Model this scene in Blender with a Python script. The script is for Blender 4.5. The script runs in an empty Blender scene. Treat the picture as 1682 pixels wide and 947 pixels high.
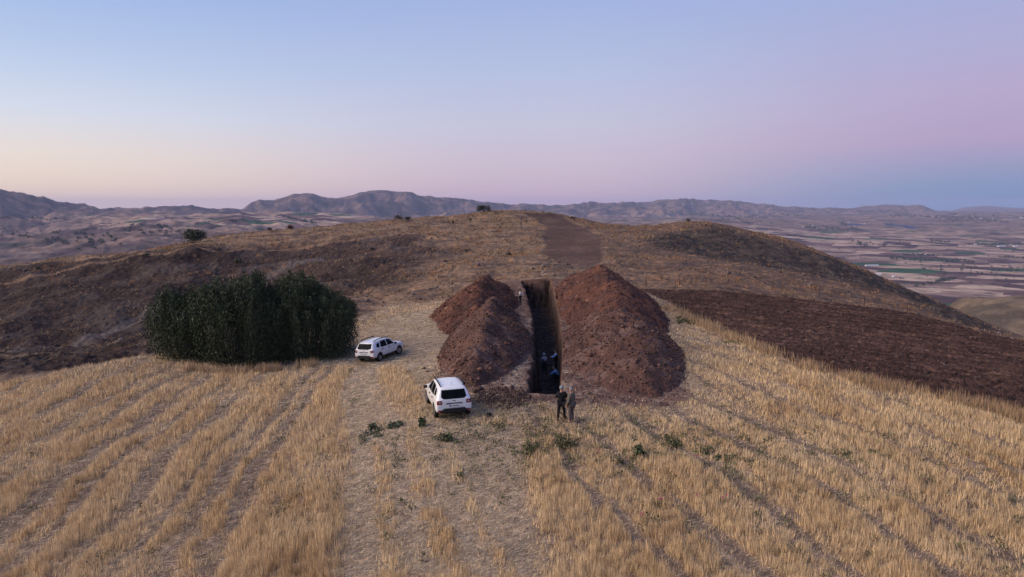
import bpy, bmesh, math, random
import numpy as np
from mathutils import Vector, Matrix
random.seed(7); RNG = np.random.default_rng(11)
SC = bpy.context.scene
COL = SC.collection
R = math.radians

# ------------------------------------------------------------------ camera, sky, sun, exposure
PITCH = R(6.4); FPX = 1137.0
cam_d = bpy.data.cameras.new('camera'); cam_d.sensor_width = 36.0; cam_d.lens = 36.0*FPX/1682.0
cam_d.clip_start = 0.5; cam_d.clip_end = 120000
cam = bpy.data.objects.new('camera', cam_d); COL.objects.link(cam)
cam.location = (0, 0, 0); cam.rotation_euler = (R(90)-PITCH, 0, 0)
SC.camera = cam
SC.view_settings.view_transform = 'Standard'; SC.view_settings.look = 'None'
SC.view_settings.exposure = 0.52; SC.view_settings.gamma = 1.0
SC.view_settings.use_curve_mapping = False
SC.render.engine = 'CYCLES'
SC.cycles.max_bounces = 4; SC.cycles.diffuse_bounces = 3; SC.cycles.volume_bounces = 0
SC.cycles.transparent_max_bounces = 8

def lin(r, g, b):
    f = lambda c: (c/255/12.92) if c/255 <= .04045 else ((c/255+.055)/1.055)**2.4
    return (f(r), f(g), f(b), 1.0)

def build_world():
    w = bpy.data.worlds.new('World'); SC.world = w; w.use_nodes = True
    nt = w.node_tree; N = nt.nodes; L = nt.links; N.clear()
    out = N.new('ShaderNodeOutputWorld'); bg = N.new('ShaderNodeBackground')
    tc = N.new('ShaderNodeTexCoord'); sep = N.new('ShaderNodeSeparateXYZ')
    L.new(tc.outputs['Generated'], sep.inputs[0])
    def math_(op, a, b=None, clamp=False):
        n = N.new('ShaderNodeMath'); n.operation = op; n.use_clamp = clamp
        for i, v in enumerate((a, b)):
            if v is None: continue
            if isinstance(v, (int, float)): n.inputs[i].default_value = v
            else: L.new(v, n.inputs[i])
        return n.outputs[0]
    xx = math_('MULTIPLY', sep.outputs[0], sep.outputs[0]); yy = math_('MULTIPLY', sep.outputs[1], sep.outputs[1])
    hyp = math_('SQRT', math_('ADD', math_('ADD', xx, yy), 1e-5))
    az = math_('DIVIDE', sep.outputs[0], hyp)
    el = math_('DIVIDE', sep.outputs[2], 0.6, True)
    def ramp(stops):
        r = N.new('ShaderNodeValToRGB'); r.color_ramp.interpolation = 'B_SPLINE' if False else 'EASE'
        r.color_ramp.interpolation = 'LINEAR'
        e = r.color_ramp.elements
        while len(e) > 1: e.remove(e[-1])
        e[0].position = stops[0][0]/.6; e[0].color = lin(*stops[0][1])
        for z, c in stops[1:]:
            k = e.new(z/.6); k.color = lin(*c)
        L.new(el, r.inputs[0]); return r.outputs[0]
    left = ramp([(0, (252,212,196)), (.03, (240,216,196)), (.07, (230,216,208)), (.12, (206,212,228)), (.19, (176,193,226)), (.28, (146,171,219)), (.6, (104,134,196))])
    mid = ramp([(0, (208,174,194)), (.03, (204,178,196)), (.07, (200,184,203)), (.12, (192,190,213)), (.19, (176,186,218)), (.28, (156,173,217)), (.6, (100,128,190))])
    right = ramp([(0, (92,134,180)), (.025, (104,140,184)), (.05, (138,144,186)), (.085, (172,150,188)), (.14, (176,160,196)), (.2, (168,165,205)), (.28, (155,167,211)), (.6, (96,120,182))])
    glow = ramp([(0, (255,214,160)), (.05, (255,222,176)), (.12, (246,222,196)), (.25, (205,208,216)), (.6, (112,140,198))])
    def sstep(v, a, b):
        n = N.new('ShaderNodeMapRange'); n.interpolation_type = 'SMOOTHSTEP'
        n.inputs[1].default_value = a; n.inputs[2].default_value = b; L.new(v, n.inputs[0]); return n.outputs[0]
    def mix(f, a, b):
        m = N.new('ShaderNodeMix'); m.data_type = 'RGBA'; L.new(f, m.inputs[0]); L.new(a, m.inputs[6]); L.new(b, m.inputs[7]); return m.outputs[2]
    c = mix(sstep(az, -.62, .02), left, mid)
    c = mix(sstep(az, .05, .60), c, right)
    g = mix(sstep(az, -1.0, -.62), glow, c)
    sky = N.new('ShaderNodeTexSky'); sky.sky_type = 'NISHITA'; sky.sun_disc = False
    sky.sun_elevation = R(3.0); sky.sun_rotation = R(-75); sky.altitude = 1100
    sc = N.new('ShaderNodeVectorMath'); sc.operation = 'SCALE'; sc.inputs[3].default_value = 0.02
    L.new(sky.outputs[0], sc.inputs[0])
    ad = N.new('ShaderNodeVectorMath'); ad.operation = 'ADD'; L.new(g, ad.inputs[0]); L.new(sc.outputs[0], ad.inputs[1])
    L.new(ad.outputs[0], bg.inputs[0]); bg.inputs[1].default_value = 0.74
    L.new(bg.outputs[0], out.inputs[0])
build_world()

sun_d = bpy.data.lights.new('afterglow', 'SUN'); sun_d.energy = 2.9; sun_d.angle = R(50); sun_d.color = (1.0, .80, .64)
sun = bpy.data.objects.new('afterglow', sun_d); COL.objects.link(sun)
def sun_dir(az, el):   # light arrives from azimuth az (0 = +Y, negative = left), elevation el
    d = Vector((math.sin(az)*math.cos(el), math.cos(az)*math.cos(el), math.sin(el)))
    sun.rotation_euler = d.to_track_quat('Z', 'Y').to_euler()
sun_dir(R(-100), R(32))

# ------------------------------------------------------------------ helpers
def ray(px, py):
    u = (px-841)/FPX; v = (473.5-py)/FPX
    return np.array([u, math.cos(PITCH)+v*math.sin(PITCH), -math.sin(PITCH)+v*math.cos(PITCH)])
def P(px, py, Y):
    d = ray(px, py); return d*(Y/d[1])

_perm = np.random.default_rng(3).permutation(512).astype(np.int64)
_perm = np.concatenate([_perm, _perm])
_ga = np.random.default_rng(4).uniform(0, 2*np.pi, 512); _gx, _gy = np.cos(_ga), np.sin(_ga)
def perlin(x, y):
    xi = np.floor(x).astype(np.int64); yi = np.floor(y).astype(np.int64)
    xf = x-xi; yf = y-yi; xi &= 511; yi &= 511
    def g(ix, iy, dx, dy):
        h = _perm[_perm[ix & 511]+(iy & 511)]; return _gx[h]*dx+_gy[h]*dy
    u = xf*xf*xf*(xf*(xf*6-15)+10); v = yf*yf*yf*(yf*(yf*6-15)+10)
    a = g(xi, yi, xf, yf); b = g(xi+1, yi, xf-1, yf); c = g(xi, yi+1, xf, yf-1); d = g(xi+1, yi+1, xf-1, yf-1)
    return (a+u*(b-a))*(1-v)+(c+u*(d-c))*v
def fbm(x, y, s, o=4, seed=0, ridged=False):
    x = np.asarray(x, float)/s+seed*17.3; y = np.asarray(y, float)/s-seed*9.1
    t = np.zeros(np.broadcast(x, y).shape); a = 1.0; n = 0
    for k in range(o):
        p = perlin(x, y)
        t += a*((1-2*np.abs(p)*1.4) if ridged else p*1.5); n += a
        a *= .5; x, y = 1.9*x+.6*y+5.2, 1.9*y-.6*x+1.3
    return t/n
def sm(v, a, b):
    t = np.clip((v-a)/(b-a), 0, 1); return t*t*(3-2*t)

def sdf(x, y, poly):     # signed distance to polygon, negative inside
    x = np.asarray(x, float); y = np.asarray(y, float)
    d = np.full(x.shape, 1e18); ins = np.zeros(x.shape, bool); n = len(poly)
    for i in range(n):
        ax, ay = poly[i][:2]; bx, by = poly[(i+1) % n][:2]
        ex, ey = bx-ax, by-ay; wx, wy = x-ax, y-ay
        t = np.clip((wx*ex+wy*ey)/(ex*ex+ey*ey+1e-12), 0, 1)
        d = np.minimum(d, (wx-ex*t)**2+(wy-ey*t)**2)
        c = ((ay <= y) & (by > y)) | ((by <= y) & (ay > y))
        xi = ax+(y-ay)*ex/(ey if abs(ey) > 1e-9 else 1e-9)
        ins ^= c & (x < xi)
    d = np.sqrt(d); return np.where(ins, -d, d)
def linedist(x, y, pts):
    d = np.full(np.shape(x), 1e18)
    for (ax, ay), (bx, by) in zip(pts[:-1], pts[1:]):
        ex, ey = bx-ax, by-ay; t = np.clip(((x-ax)*ex+(y-ay)*ey)/(ex*ex+ey*ey), 0, 1)
        d = np.minimum(d, np.hypot(x-ax-ex*t, y-ay-ey*t))
    return d

# ------------------------------------------------------------------ near hill: height surface through surveyed points
CP = [ # px, py, depth
 (841,947,18.6),(500,947,19),(0,947,20.5),(1200,947,19.5),(1682,947,20.5),
 (0,800,27.5),(300,780,28),(841,780,26.5),(1300,780,27),(1682,800,27),
 (0,700,36),(300,690,36.5),(600,690,34),(745,688,33),(930,692,33.5),(1250,690,34.5),(1500,700,34.5),
 (0,630,46.5),(120,604,50),(240,582,54),(400,612,50.5),(560,592,53),(620,592,53.5),(880,645,38.2),(1000,655,38),(1135,655,38.6),
 (1250,600,46.5),(1250,572,53),(1450,630,42.5),(1682,685,37.5),(1100,500,77),(1070,520,72),(720,610,43.5),(735,540,63),
 (852,499,78),(700,500,84),(640,503,84),(590,500,90),(740,470,97),(858,457,99),(940,450,99),(1060,473,93),
 (600,470,112),(500,480,122),(400,500,124),(300,520,118),(150,560,97),(0,590,84),(0,520,130),(150,500,126),(80,550,105),(0,470,155),(150,450,152),(300,455,145),(450,430,150),(600,430,140),
 (760,420,135),(860,430,120),(960,437,116),(1020,430,122),
 (0,440,178),(150,420,180),(300,400,190),(320,398,191),(450,382,200),(600,367,208),(700,357,214),(800,348.5,222),(860,350,224),(935,353,222),(980,364,215),(1010,372,215),
 (700,385,175),(840,385,170),(930,400,150),(960,375,185),
 (1060,370,228),(1140,363,232),(1230,378,226),(1350,417,215),(1450,452,202),(1550,500,190),(1640,540,178),
 (1050,395,150),(1150,417,140),(1300,447,132),(1400,471,127),(1500,496,122),(1590,526,117),
 (1200,400,175),(1350,440,165),(1450,475,158),(1550,520,147),
 (1150,450,108),(1300,475,100),(1200,485,90),(1350,500,88),(1500,522,84),(1682,562,76),(1350,560,62),(1500,590,56),(1682,620,50),
 (1682,484,335),(1682,497,290),(1620,489,325),(1620,505,285),(1570,491,330),(1640,550,250),(1740,520,260),(1620,486,380),(1682,484,380),(1800,480,380),(1682,500,440),(1600,504,440),(1820,500,440),(1682,540,520),(1560,540,480),
]
pts = np.array([P(*c) for c in CP])
extra = [(-22,-10,-11.5),(0,-10,-9),(22,-10,-9.5),(-60,-40,-16),(60,-40,-13),(0,-70,-10),(-35,20,-14),(-60,35,-21),(-75,60,-27),(38,20,-11.5),(60,35,-15),(-120,80,-30),(-150,130,-30),
         (85,70,-22),(120,100,-36),(170,130,-50),(0,8,-9.3)]
def beyond(px, py, Y, drop1=14, drop2=60):
    p = P(px, py, Y); k1 = p*1.25; k2 = p*1.7
    return [(k1[0], k1[1], k1[2]-drop1), (k2[0], k2[1], k2[2]-drop2)]
for c in [(0,440,178),(150,420,180),(300,400,190),(450,382,200),(600,367,208),(700,357,214),(800,348.5,222),(900,352,224),(1000,370,215),(1140,363,232),(1350,417,215),(1450,452,202),(1682,479,340)]:
    extra += beyond(*c)
pts = np.vstack([pts, np.array(extra, float)])
def tps_fit(p, lam=.3):
    n = len(p); d2 = ((p[:, None, :2]-p[None, :, :2])**2).sum(-1)
    K = .5*d2*np.log(d2+1e-9)+lam*np.eye(n)*40
    A = np.zeros((n+3, n+3)); A[:n, :n] = K; A[:n, n] = 1; A[:n, n+1:] = p[:, :2]; A[n, :n] = 1; A[n+1:, :n] = p[:, :2].T
    return np.linalg.solve(A, np.concatenate([p[:, 2], [0, 0, 0]]))
W_ = tps_fit(pts)
GX0, GX1, GY0, GY1, GS = -640., 640., -460., 820., 2.0
gx = np.arange(GX0, GX1+GS, GS); gy = np.arange(GY0, GY1+GS, GS)
MX, MY = np.meshgrid(gx, gy)
ZG = W_[len(pts)]+W_[len(pts)+1]*MX+W_[len(pts)+2]*MY
for i, p in enumerate(pts):
    d2 = (MX-p[0])**2+(MY-p[1])**2; ZG += W_[i]*.5*d2*np.log(d2+1e-9)
ZG = np.clip(ZG, -300, 60)
def bil(x, y):
    fx = np.clip((x-GX0)/GS, 0, len(gx)-1.001); fy = np.clip((y-GY0)/GS, 0, len(gy)-1.001)
    i = fx.astype(int); j = fy.astype(int); a = fx-i; b = fy-j
    return (ZG[j, i]*(1-a)+ZG[j, i+1]*a)*(1-b)+(ZG[j+1, i]*(1-a)+ZG[j+1, i+1]*a)*b

# far country: height table over azimuth (pixel column) and distance
T_px = [-900, 0, 250, 500, 841, 1150, 1400, 1682, 2600]
T_az = np.arctan((np.array(T_px)-841)/1130.)
T_r = np.array([250, 600, 1200, 2000, 3000, 4200, 5600, 7500, 10000, 14000, 20000, 45000.])
T_z = np.array([
 [-60,-190,-170,-165,-135,-85,-40,-70,-60,-40,-40,-60],
 [-60,-170,-150,-140,-110,-70,-28,-60,-60,-40,-40,-60],
 [-60,-150,-110,-95,-80,-40,-14,-60,-60,-40,-40,-60],
 [-60,-150,-130,-110,-90,-60,-35,-80,-60,-40,-40,-60],
 [-60,-190,-190,-180,-160,-130,-100,-90,-60,-40,-40,-60],
 [-60,-220,-240,-240,-220,-160,-120,-85,-50,-10,-40,-60],
 [-60,-230,-250,-252,-250,-235,-185,-130,-80,-25,-20,-60],
 [-60,-240,-252,-254,-252,-250,-225,-160,-95,-40,-25,-60],
 [-60,-240,-252,-254,-252,-250,-225,-160,-95,-40,-25,-60]], float)
S_px = [-900,-300,0,60,130,200,235,280,330,400,430,470,500,530,560,600,625,680,720,760,800,850,900,960,1000,1050,1110,1160,1200,1240,1280,1340,1400,1450,1500,1530,1560,1620,1682,2000,2600]
S_py = [334,326,317,327,337,343,343,338,341,343,331,324,320,322,327,317,314,320,323,326,330,335,337,333,334,331,328,329,331,335,339,342,341,338,338,345,349,349,349,346,340]
S_az = np.arctan((np.array(S_px)-841)/1130.); S_sl = (345.9-np.array(S_py))/1137.
RM_px = [-900, 0, 320, 430, 841, 1050, 1250, 1400, 1682, 2600]; RM = [7800, 7800, 8200, 9500, 10500, 12500, 13500, 14500, 15000, 15000]
RM_az = np.arctan((np.array(RM_px)-841)/1130.)
B_px = [1300, 1480, 1540, 1575, 1610, 1640, 1682, 1800, 2300]; B_py = [352, 350, 349, 341, 339, 341, 343, 338, 350]
B_az = np.arctan((np.array(B_px)-841)/1130.); B_sl = (345.9-np.array(B_py))/1137.
def zfar(x, y):
    r = np.hypot(x, y)+1e-6; az = np.arctan2(x, y); lr = np.log(r); LT = np.log(T_r)
    azc = np.clip(az, T_az[0], T_az[-1])
    j = np.clip(np.searchsorted(LT, lr)-1, 0, len(LT)-2); b = np.clip((lr-LT[j])/(LT[j+1]-LT[j]), 0, 1); b = b*b*(3-2*b)
    i = np.clip(np.searchsorted(T_az, azc)-1, 0, len(T_az)-2); a = np.clip((azc-T_az[i])/(T_az[i+1]-T_az[i]), 0, 1); a = a*a*(3-2*a)
    base = (T_z[i, j]*(1-a)+T_z[i+1, j]*a)*(1-b)+(T_z[i, j+1]*(1-a)+T_z[i+1, j+1]*a)*b
    px = 841+1130*np.tan(np.clip(az, -1.1, 1.1))
    plain = sm(px, 1000, 1250)*sm(r, 900, 1400)*(1-sm(r, 4600, 7000))
    rough = (1-.96*plain)*sm(r, 300, 1400)
    base = base+rough*(fbm(x, y, 1500, 4, 1)*46*sm(r, 800, 4000)+(fbm(x, y, 520, 6, 2, True)-.5)*28)
    # gullied badland slopes on the left
    gl = (1-sm(px, 380, 620))*sm(r, 700, 1300)*(1-sm(r, 3600, 5200))
    base = base+gl*((fbm(x*1.0, y*.55, 260, 6, 5, True)-.6)*34)
    rm = np.interp(az, RM_az, RM)*(1+.05*fbm(x*0+az*3000, x*0, 900, 2, 8)); sl = np.interp(az, S_az, S_sl)
    top = sl*rm+fbm(az*9000, r*0, 160, 4, 6)*34+fbm(az*9000, r*0, 700, 3, 9)*30*(az < .2)
    w = 2600+500*np.sin(az*9)
    g = np.exp(-np.maximum(0, (rm-r)/w)**2*1.6); g = np.where(r > rm, np.exp(-((r-rm)/2500)**2), g)
    rid = fbm(x, y, 1500, 6, 7, True)
    hgt = np.maximum(0, top-base)
    z = base+hgt*g-(1-rid)*np.minimum(hgt*1.6, 340)*4*g*(1-g)*1.2+np.minimum(hgt, 150)/150*g*(fbm(x, y, 560, 6, 12, True)-.5)*100*sm(rm-r, -100, 500)*(r < rm+3000)
    # pale blue range at the far right
    bs = np.interp(az, B_az, B_sl); r2 = 26000.
    z = np.where((r > 17000), np.maximum(z, -60+(bs*r2+60)*np.exp(-((r-r2)/4500)**2)), z)
    return z

def hill(x, y):      # smooth ground without fine detail
    r = np.hypot(x, y); az = np.arctan2(x, y)
    zn = bil(x, y)
    far = sm(r, 410, 790)
    far = np.where(np.abs(az) > 1.0, sm(r, 120, 400), far)
    x, y = np.broadcast_arrays(np.asarray(x, float), np.asarray(y, float)); out = np.array(zn, float)
    k = far > 0
    if k.any(): out[k] = out[k]*(1-far[k])+zfar(x[k], y[k])*far[k]
    return out
def G(px, py, ymax=420):
    d = ray(px, py); Y = np.concatenate([np.arange(10, 120, .1), np.arange(120, ymax, .4)])
    x = d[0]/d[1]*Y; z = d[2]/d[1]*Y; h = hill(x, Y)
    k = np.where(z <= h)[0]
    k = k[0] if len(k) else len(Y)-1
    return (float(x[k]), float(Y[k]), float(h[k]))
def GP(lst): return [G(*p)[:2] for p in lst]
# ------------------------------------------------------------------ masks surveyed on the ground
FIELD = GP([(-500,760),(-150,660),(0,631),(120,605),(240,583),(330,572),(560,548),(585,522),(640,502),(740,492),(800,470),(862,458),(1000,462),(1062,478),(1100,503),(1180,545),(1250,575),(1350,611),(1450,637),(1560,657),(1682,689),(1850,730)])+[(60,8),(0,2),(-60,6)]
PLOW = GP([(1050,474),(1200,479),(1300,489),(1400,501),(1500,515),(1600,541),(1682,562),(1850,600),(1850,735),(1682,690),(1560,657),(1450,636),(1350,610),(1250,574),(1180,543),(1110,502),(1066,482)])
ROAD = GP([(862,353),(880,360),(896,370),(893,385),(897,400),(888,414),(905,426),(935,434),(975,437),(992,430),(990,405),(984,388),(960,374),(932,362),(925,354)])
DARKL = GP([(-200,445),(0,446),(150,428),(300,410),(450,396),(600,388),(700,388),(730,400),(720,420),(680,440),(640,465),(600,490),(560,520),(300,574),(240,586),(120,608),(0,632),(-300,705)])
DARKR = GP([(1070,395),(1110,384),(1170,374),(1240,386),(1350,421),(1450,456),(1550,503),(1645,545),(1590,528),(1500,497),(1400,472),(1300,448),(1150,418),(1080,402)])
GREYP = GP([(560,420),(640,405),(700,400),(715,420),(650,455),(590,470),(545,455)])
DIRT = GP([(738,545),(750,500),(780,470),(845,459),(930,456),(1040,470),(1080,520),(1110,580),(1142,655),(1100,668),(880,662),(800,664),(712,620)])
TRAMP = GP([(550,960),(566,840),(578,725),(552,648),(580,602),(560,600),(470,604),(480,575),(580,560),(640,520),(740,500),(765,480),(730,600),(692,640),(780,692),(800,700),(850,702),(868,760),(876,850),(900,960)])
TALLP = GP([(618,606),(650,600),(668,606),(694,640),(700,690),(665,692),(628,655)])
RIM_L = GP([(864,650),(866,640),(872,600),(875,560),(875,520),(869,500),(862,475),(856,459)])
RIM_R = GP([(920,650),(921,643),(923,600),(924,560),(919,520),(915,500),(909,475),(905,459)])
TY0, TY1 = 38.4, 97.0
def rim(y, L): return np.interp(y, [p[1] for p in L], [p[0] for p in L])
def trench_in(x, y):
    wob = .16*fbm(x, y, 1.3, 3, 21)
    xl, xr = rim(y, RIM_L)+wob*2.2, rim(y, RIM_R)+wob*.7
    wl = np.interp(y, [38, 50, 97], [.75, .5, .35])
    return np.minimum(np.minimum((x-xl)/wl, (xr-x)/.22), np.minimum((y-TY0)/.4, (TY1-y)/.5))
def trench_drop(x, y):
    t = np.clip(trench_in(x, y), 0, 1)
    fl = np.interp(y, [38, 52, 75, 97], [-13.9, -13.8, -13.9, -13.4])+.15*fbm(x, y, 1.5, 3, 22)
    return t, fl

def u_of(x, y):
    k = np.interp(x, [-30, -15, -8, 2, 15], [.12, .12, .2, .3, .33])
    return x+k*(y-20)
LOWS = [(-30,.3),(-27,.2),(-24.4,.35),(-21.8,.2),(-20,.3),(-17.9,.5),(-16.2,.15),(-14.3,.35),(-12.3,.2),(-10.7,.5),(-9.2,.45),
        (4.9,.22),(7.3,.35),(10.6,.35),(14.0,.35),(16.9,.3),(19.2,.2),(21.5,.3),(25,.3),(28,.3),(32,.3)]
def tall(x, y):      # 0..1 how much standing stubble
    f = sdf(x, y, FIELD); t = sm(-f, .0, .8)
    u = u_of(x, y)+.9*fbm(x, y, 8, 3, 31)+.3*fbm(x, y, 1.6, 2, 37)
    low = np.zeros(x.shape)
    for c, w in LOWS:
        low = np.maximum(low, 1-sm(np.abs(u-c), w*.6, w*1.3+.15))
    pat = fbm(x*1.2+.3*y, y*.35, 2.6, 4, 32); pat2 = fbm(x, y, 7, 3, 33)
    low = np.clip(low*(1.0+.9*pat2)-np.maximum(0, pat-.12)*2.2, 0, 1)
    side = sm(y, 44, 58)                       # far field is thinner
    t = t*(1-.92*low)*np.clip(.93+1.2*pat+.4*pat2, .14, 1)
    tr = sm(-sdf(x, y, TRAMP), -.5, .5)
    ux = u_of(x, y)+.25*fbm(x, y, 5, 3, 36); strip = np.maximum(1-sm(np.abs(ux+3.65), .2, .5), np.maximum(1-sm(np.abs(ux+2.0), .2, .62), .6*(1-sm(np.abs(ux+.45), .1, .4))))*(1-.7*sm(y, 28, 36))
    strip = strip*np.clip(.52+1.3*fbm(x, y, 2.0, 3, 35), 0, .9)
    t = t*(1-tr)+tr*(strip+.05)
    t = t*(1-side*.62)
    front = sm(y, 31, 35)*(1-sm(np.abs(x-4), 6, 10))*(y < 45)
    t = t*(1-.35*front)
    t = np.maximum(t, sm(-sdf(x, y, TALLP), -.3, .5)*np.clip(.85+.6*pat, 0, 1))
    t = t*(1-sm(-sdf(x, y, DIRT), -.4, .6)*.94)
    t = t*(trench_in(x, y) < -.6)
    return np.clip(t, 0, 1)

def detail(x, y):    # fine relief added to hill()
    r = np.hypot(x, y)
    z = np.zeros(np.shape(x))
    near = r < 420
    f = sdf(x, y, FIELD); fi = sm(-f, -1.5, 1.0)
    pl = sm(-sdf(x, y, PLOW)+.9*fbm(x, y, 2.2, 3, 94), -.3, .4)
    rd = sm(-sdf(x, y, ROAD), -.8, .8)
    wild = (1-fi)*(1-pl)*(1-rd)*sm(r, 30, 50)
    big = fbm(x, y, 26, 4, 41)*sm(r, 60, 140)*(1-sm(r, 400, 700))
    z += wild*(1.5*big+.5*fbm(x, y, 6, 4, 42)+.22*(fbm(x, y, 1.8, 4, 43, True)-.5))
    dk = np.maximum(sm(-sdf(x, y, DARKL), -4, 4), sm(-sdf(x, y, DARKR), -4, 4))*wild
    z += dk*((fbm(x*.8+.7*y, y*.55-.3*x, 34, 4, 96, True)-.5)*3.0+(fbm(x*1.0+.5*y, y*.8, 14, 5, 44, True)-.5)*.8+(fbm(x, y, 1.6, 4, 45, True)-.5)*.4)
    z += fi*(.05*fbm(x, y, 1.1, 3, 46)-.06*(1-tallcache(x, y)))
    z += pl*(.27*(fbm(x, y, .75, 4, 47, True)-.5)+.10*np.sin((x*.22+y)*2*np.pi/.95+2.5*fbm(x, y, 6, 3, 48)))
    z += rd*.05*fbm(x, y, 1.5, 3, 49)
    d = sm(-sdf(x, y, DIRT), -.5, .8)
    z += d*.09*fbm(x, y, .8, 4, 50)
    return z, fi, pl, rd, wild, dk, d
def tallcache(x, y): return 0.5
def ground_z(x, y):
    x = np.atleast_1d(np.asarray(x, float)); y = np.atleast_1d(np.asarray(y, float))
    z = hill(x, y)+detail(x, y)[0]
    t, fl = trench_drop(x, y)
    return np.where(t > 0, z*(1-t)+fl*t, z)
def gz(x, y): return float(ground_z(x, y)[0])

def C3(*c): return np.array(c, float)
def mixc(a, b, t): return a*(1-t[..., None])+b*t[..., None]
def colour(x, y, z, D=None):
    r = np.hypot(x, y); n = x.shape; az = np.arctan2(x, y); px = 841+1130*np.tan(np.clip(az, -1.1, 1.1))
    out = np.zeros(n+(4,)); nearm = r < 700
    if nearm.any():
        X, Y = x[nearm], y[nearm]; dd = D
        fi, pl, rd, wild, dk, dirt = [a[nearm] for a in dd[1:]]
        n1 = fbm(X, Y, 9, 4, 61); n2 = fbm(X, Y, 2.2, 4, 62); n3 = fbm(X, Y, 24, 3, 63); n4 = fbm(X*.7, Y*1.6, 4.5, 4, 64)
        base = np.zeros(X.shape+(3,))+C3(.225, .150, .098); base = mixc(base, C3(.150, .092, .064), sm(X, 5, 35)*.8)
        base = mixc(base, C3(.30, .17, .085), sm(n2+.5*n1, .12, .5)*.8)
        base = mixc(base, C3(.092, .066, .057), sm(-n4-.4*n3, -.05, .35)*.8)
        gp = sm(-sdf(X, Y, GREYP), -6, 6); base = mixc(base, C3(.068, .056, .053), gp*sm(n2+.25, -.2, .3)*.9)
        dkc = np.zeros(X.shape+(3,))+C3(.072, .048, .042)
        dkc = mixc(dkc, C3(.045, .031, .028), sm(-n3-.5*n1, .0, .3)*.85); dkc = mixc(dkc, C3(.105, .082, .076), sm(n1, 0, .3)*.8)
        dkc = mixc(dkc, C3(.13, .075, .05), sm(n4+.3*n2, .2, .5)*.5)
        dkc = mixc(dkc, C3(.20, .145, .105), sm(fbm(X, Y, .9, 3, 90)+.5*n4, .34, .5)*.6); dkc = dkc*(.60+.42*sm(X, -75, -20)*sm(Y, 110, 170))[..., None]
        base = mixc(base, dkc, np.clip(sm(-sdf(X, Y, DARKL)+14*n3+5*n2, -4, 5), 0, 1))
        dkr = mixc(np.zeros(X.shape+(3,))+C3(.052, .042, .037), C3(.11, .082, .065), sm(n2+.5*n1, .0, .45)*.7)
        base = mixc(base, dkr, sm(-sdf(X, Y, DARKR)+5*n1+2, -3, 3))
        base = mixc(base, mixc(np.zeros(X.shape+(3,))+C3(.115, .09, .066), C3(.19, .14, .095), sm(np.sin((X*.8-Y*.35)/9+2.2*n3)+n1, .2, 1)), sm(X, 120, 160)*sm(Y, 190, 230)*sm(X-.42*Y, 10, 40))
        terr = np.sin((z[nearm]*.85+.9*n1)*2*np.pi)*.5+.5; tm = sm(Y, 96, 108)*sm(X, -30, 0)*(1-sm(Y, 215, 240)); base = mixc(base, C3(.11, .075, .058), sm(terr, .72, .95)*tm*.6*(1-rd)*(fbm(X, Y, 16, 3, 93) > -.2))
        for line, w, c in TRACKS:
            ld = linedist(X, Y, line)+.8*n2*w; base = mixc(base, C3(*c), (1-sm(ld, w*.5, w*1.2))*.75)
        tl = tall(X, Y)
        fc = np.zeros(X.shape+(3,))+C3(.31, .225, .148)
        fc = mixc(fc, C3(.19, .135, .102), sm(n2, .0, .4)*.55)
        fc = mixc(fc, C3(.155, .105, .080), sm(-n4-.3*n2, .25, .5)*.5)
        tr = sm(-sdf(X, Y, TRAMP), -.5, .5)
        fc = mixc(fc, C3(.27, .185, .115), tl*.6)
        fc = mixc(fc, C3(.37, .28, .185), tr*.6)
        u = u_of(X, Y)+.9*fbm(X, Y, 8, 3, 31)+.3*fbm(X, Y, 1.6, 2, 37)   # darker wheel lines between the swaths
        for c_, w_ in LOWS: fc = mixc(fc, C3(.125, .088, .070), (1-sm(np.abs(u-c_), w_*.2, w_*.9+.1))*.6*(1-tr))
        base = mixc(base, fc, fi)
        weedy = sm(fbm(X, Y, 3, 3, 66)-.12*np.hypot(X-4, (Y-31)*1.3)/2.2, .0, .4)*(Y < 40)
        base = mixc(base, C3(.12, .11, .06), weedy*fi*.35)
        plc = mixc(np.zeros(X.shape+(3,))+C3(.064, .036, .028), C3(.105, .058, .042), sm(n2+.6*n1, -.05, .4)*.8)
        plc = mixc(plc, C3(.16, .10, .07), sm(fbm(X, Y, .9, 3, 67)+.3*n3, .3, .5)*.5)
        fur = np.sin((X*.22+Y)*2*np.pi/2.9+1.5*fbm(X, Y, 9, 3, 95)); plc = plc*(1+.20*fur+.35*n3)[..., None]
        base = mixc(base, plc, pl)
        rc = mixc(np.zeros(X.shape+(3,))+C3(.098, .060, .047), C3(.125, .078, .06), sm(n1+.4*n2, -.1, .4)); base = mixc(base, rc, rd)
        dc = mixc(np.zeros(X.shape+(3,))+C3(.17, .10, .078), C3(.105, .058, .046), sm(n2, -.1, .4)*.8)
        dc = mixc(dc, C3(.33, .235, .165), sm(fbm(X*1.6, Y*.8, 1.6, 4, 68)+.25*n1, .1, .4)*(1-sm(Y, 55, 80)*.6))
        base = mixc(base, dc, dirt*.92)
        spill = sm(-sdf(X, Y, SPILL)+.9*n2, -.3, .5); base = mixc(base, C3(.055, .034, .029), spill*.85)
        t = trench_drop(X, Y)[0]; tin = trench_in(X, Y)
        sh = sm(-sdf(X, Y, SHELF)+.7*n2+.5*n1, -.4, .4); base = mixc(base, C3(.33, .25, .195), sh*.8*(tin < .05))
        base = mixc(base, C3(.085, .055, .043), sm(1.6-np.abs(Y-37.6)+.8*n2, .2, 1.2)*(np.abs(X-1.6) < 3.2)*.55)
        rimc = (1-sm(np.abs(tin), 0, .9))*(tin < .3); base = mixc(base, C3(.10, .055, .042), np.clip(rimc, 0, 1)*.6)
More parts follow.
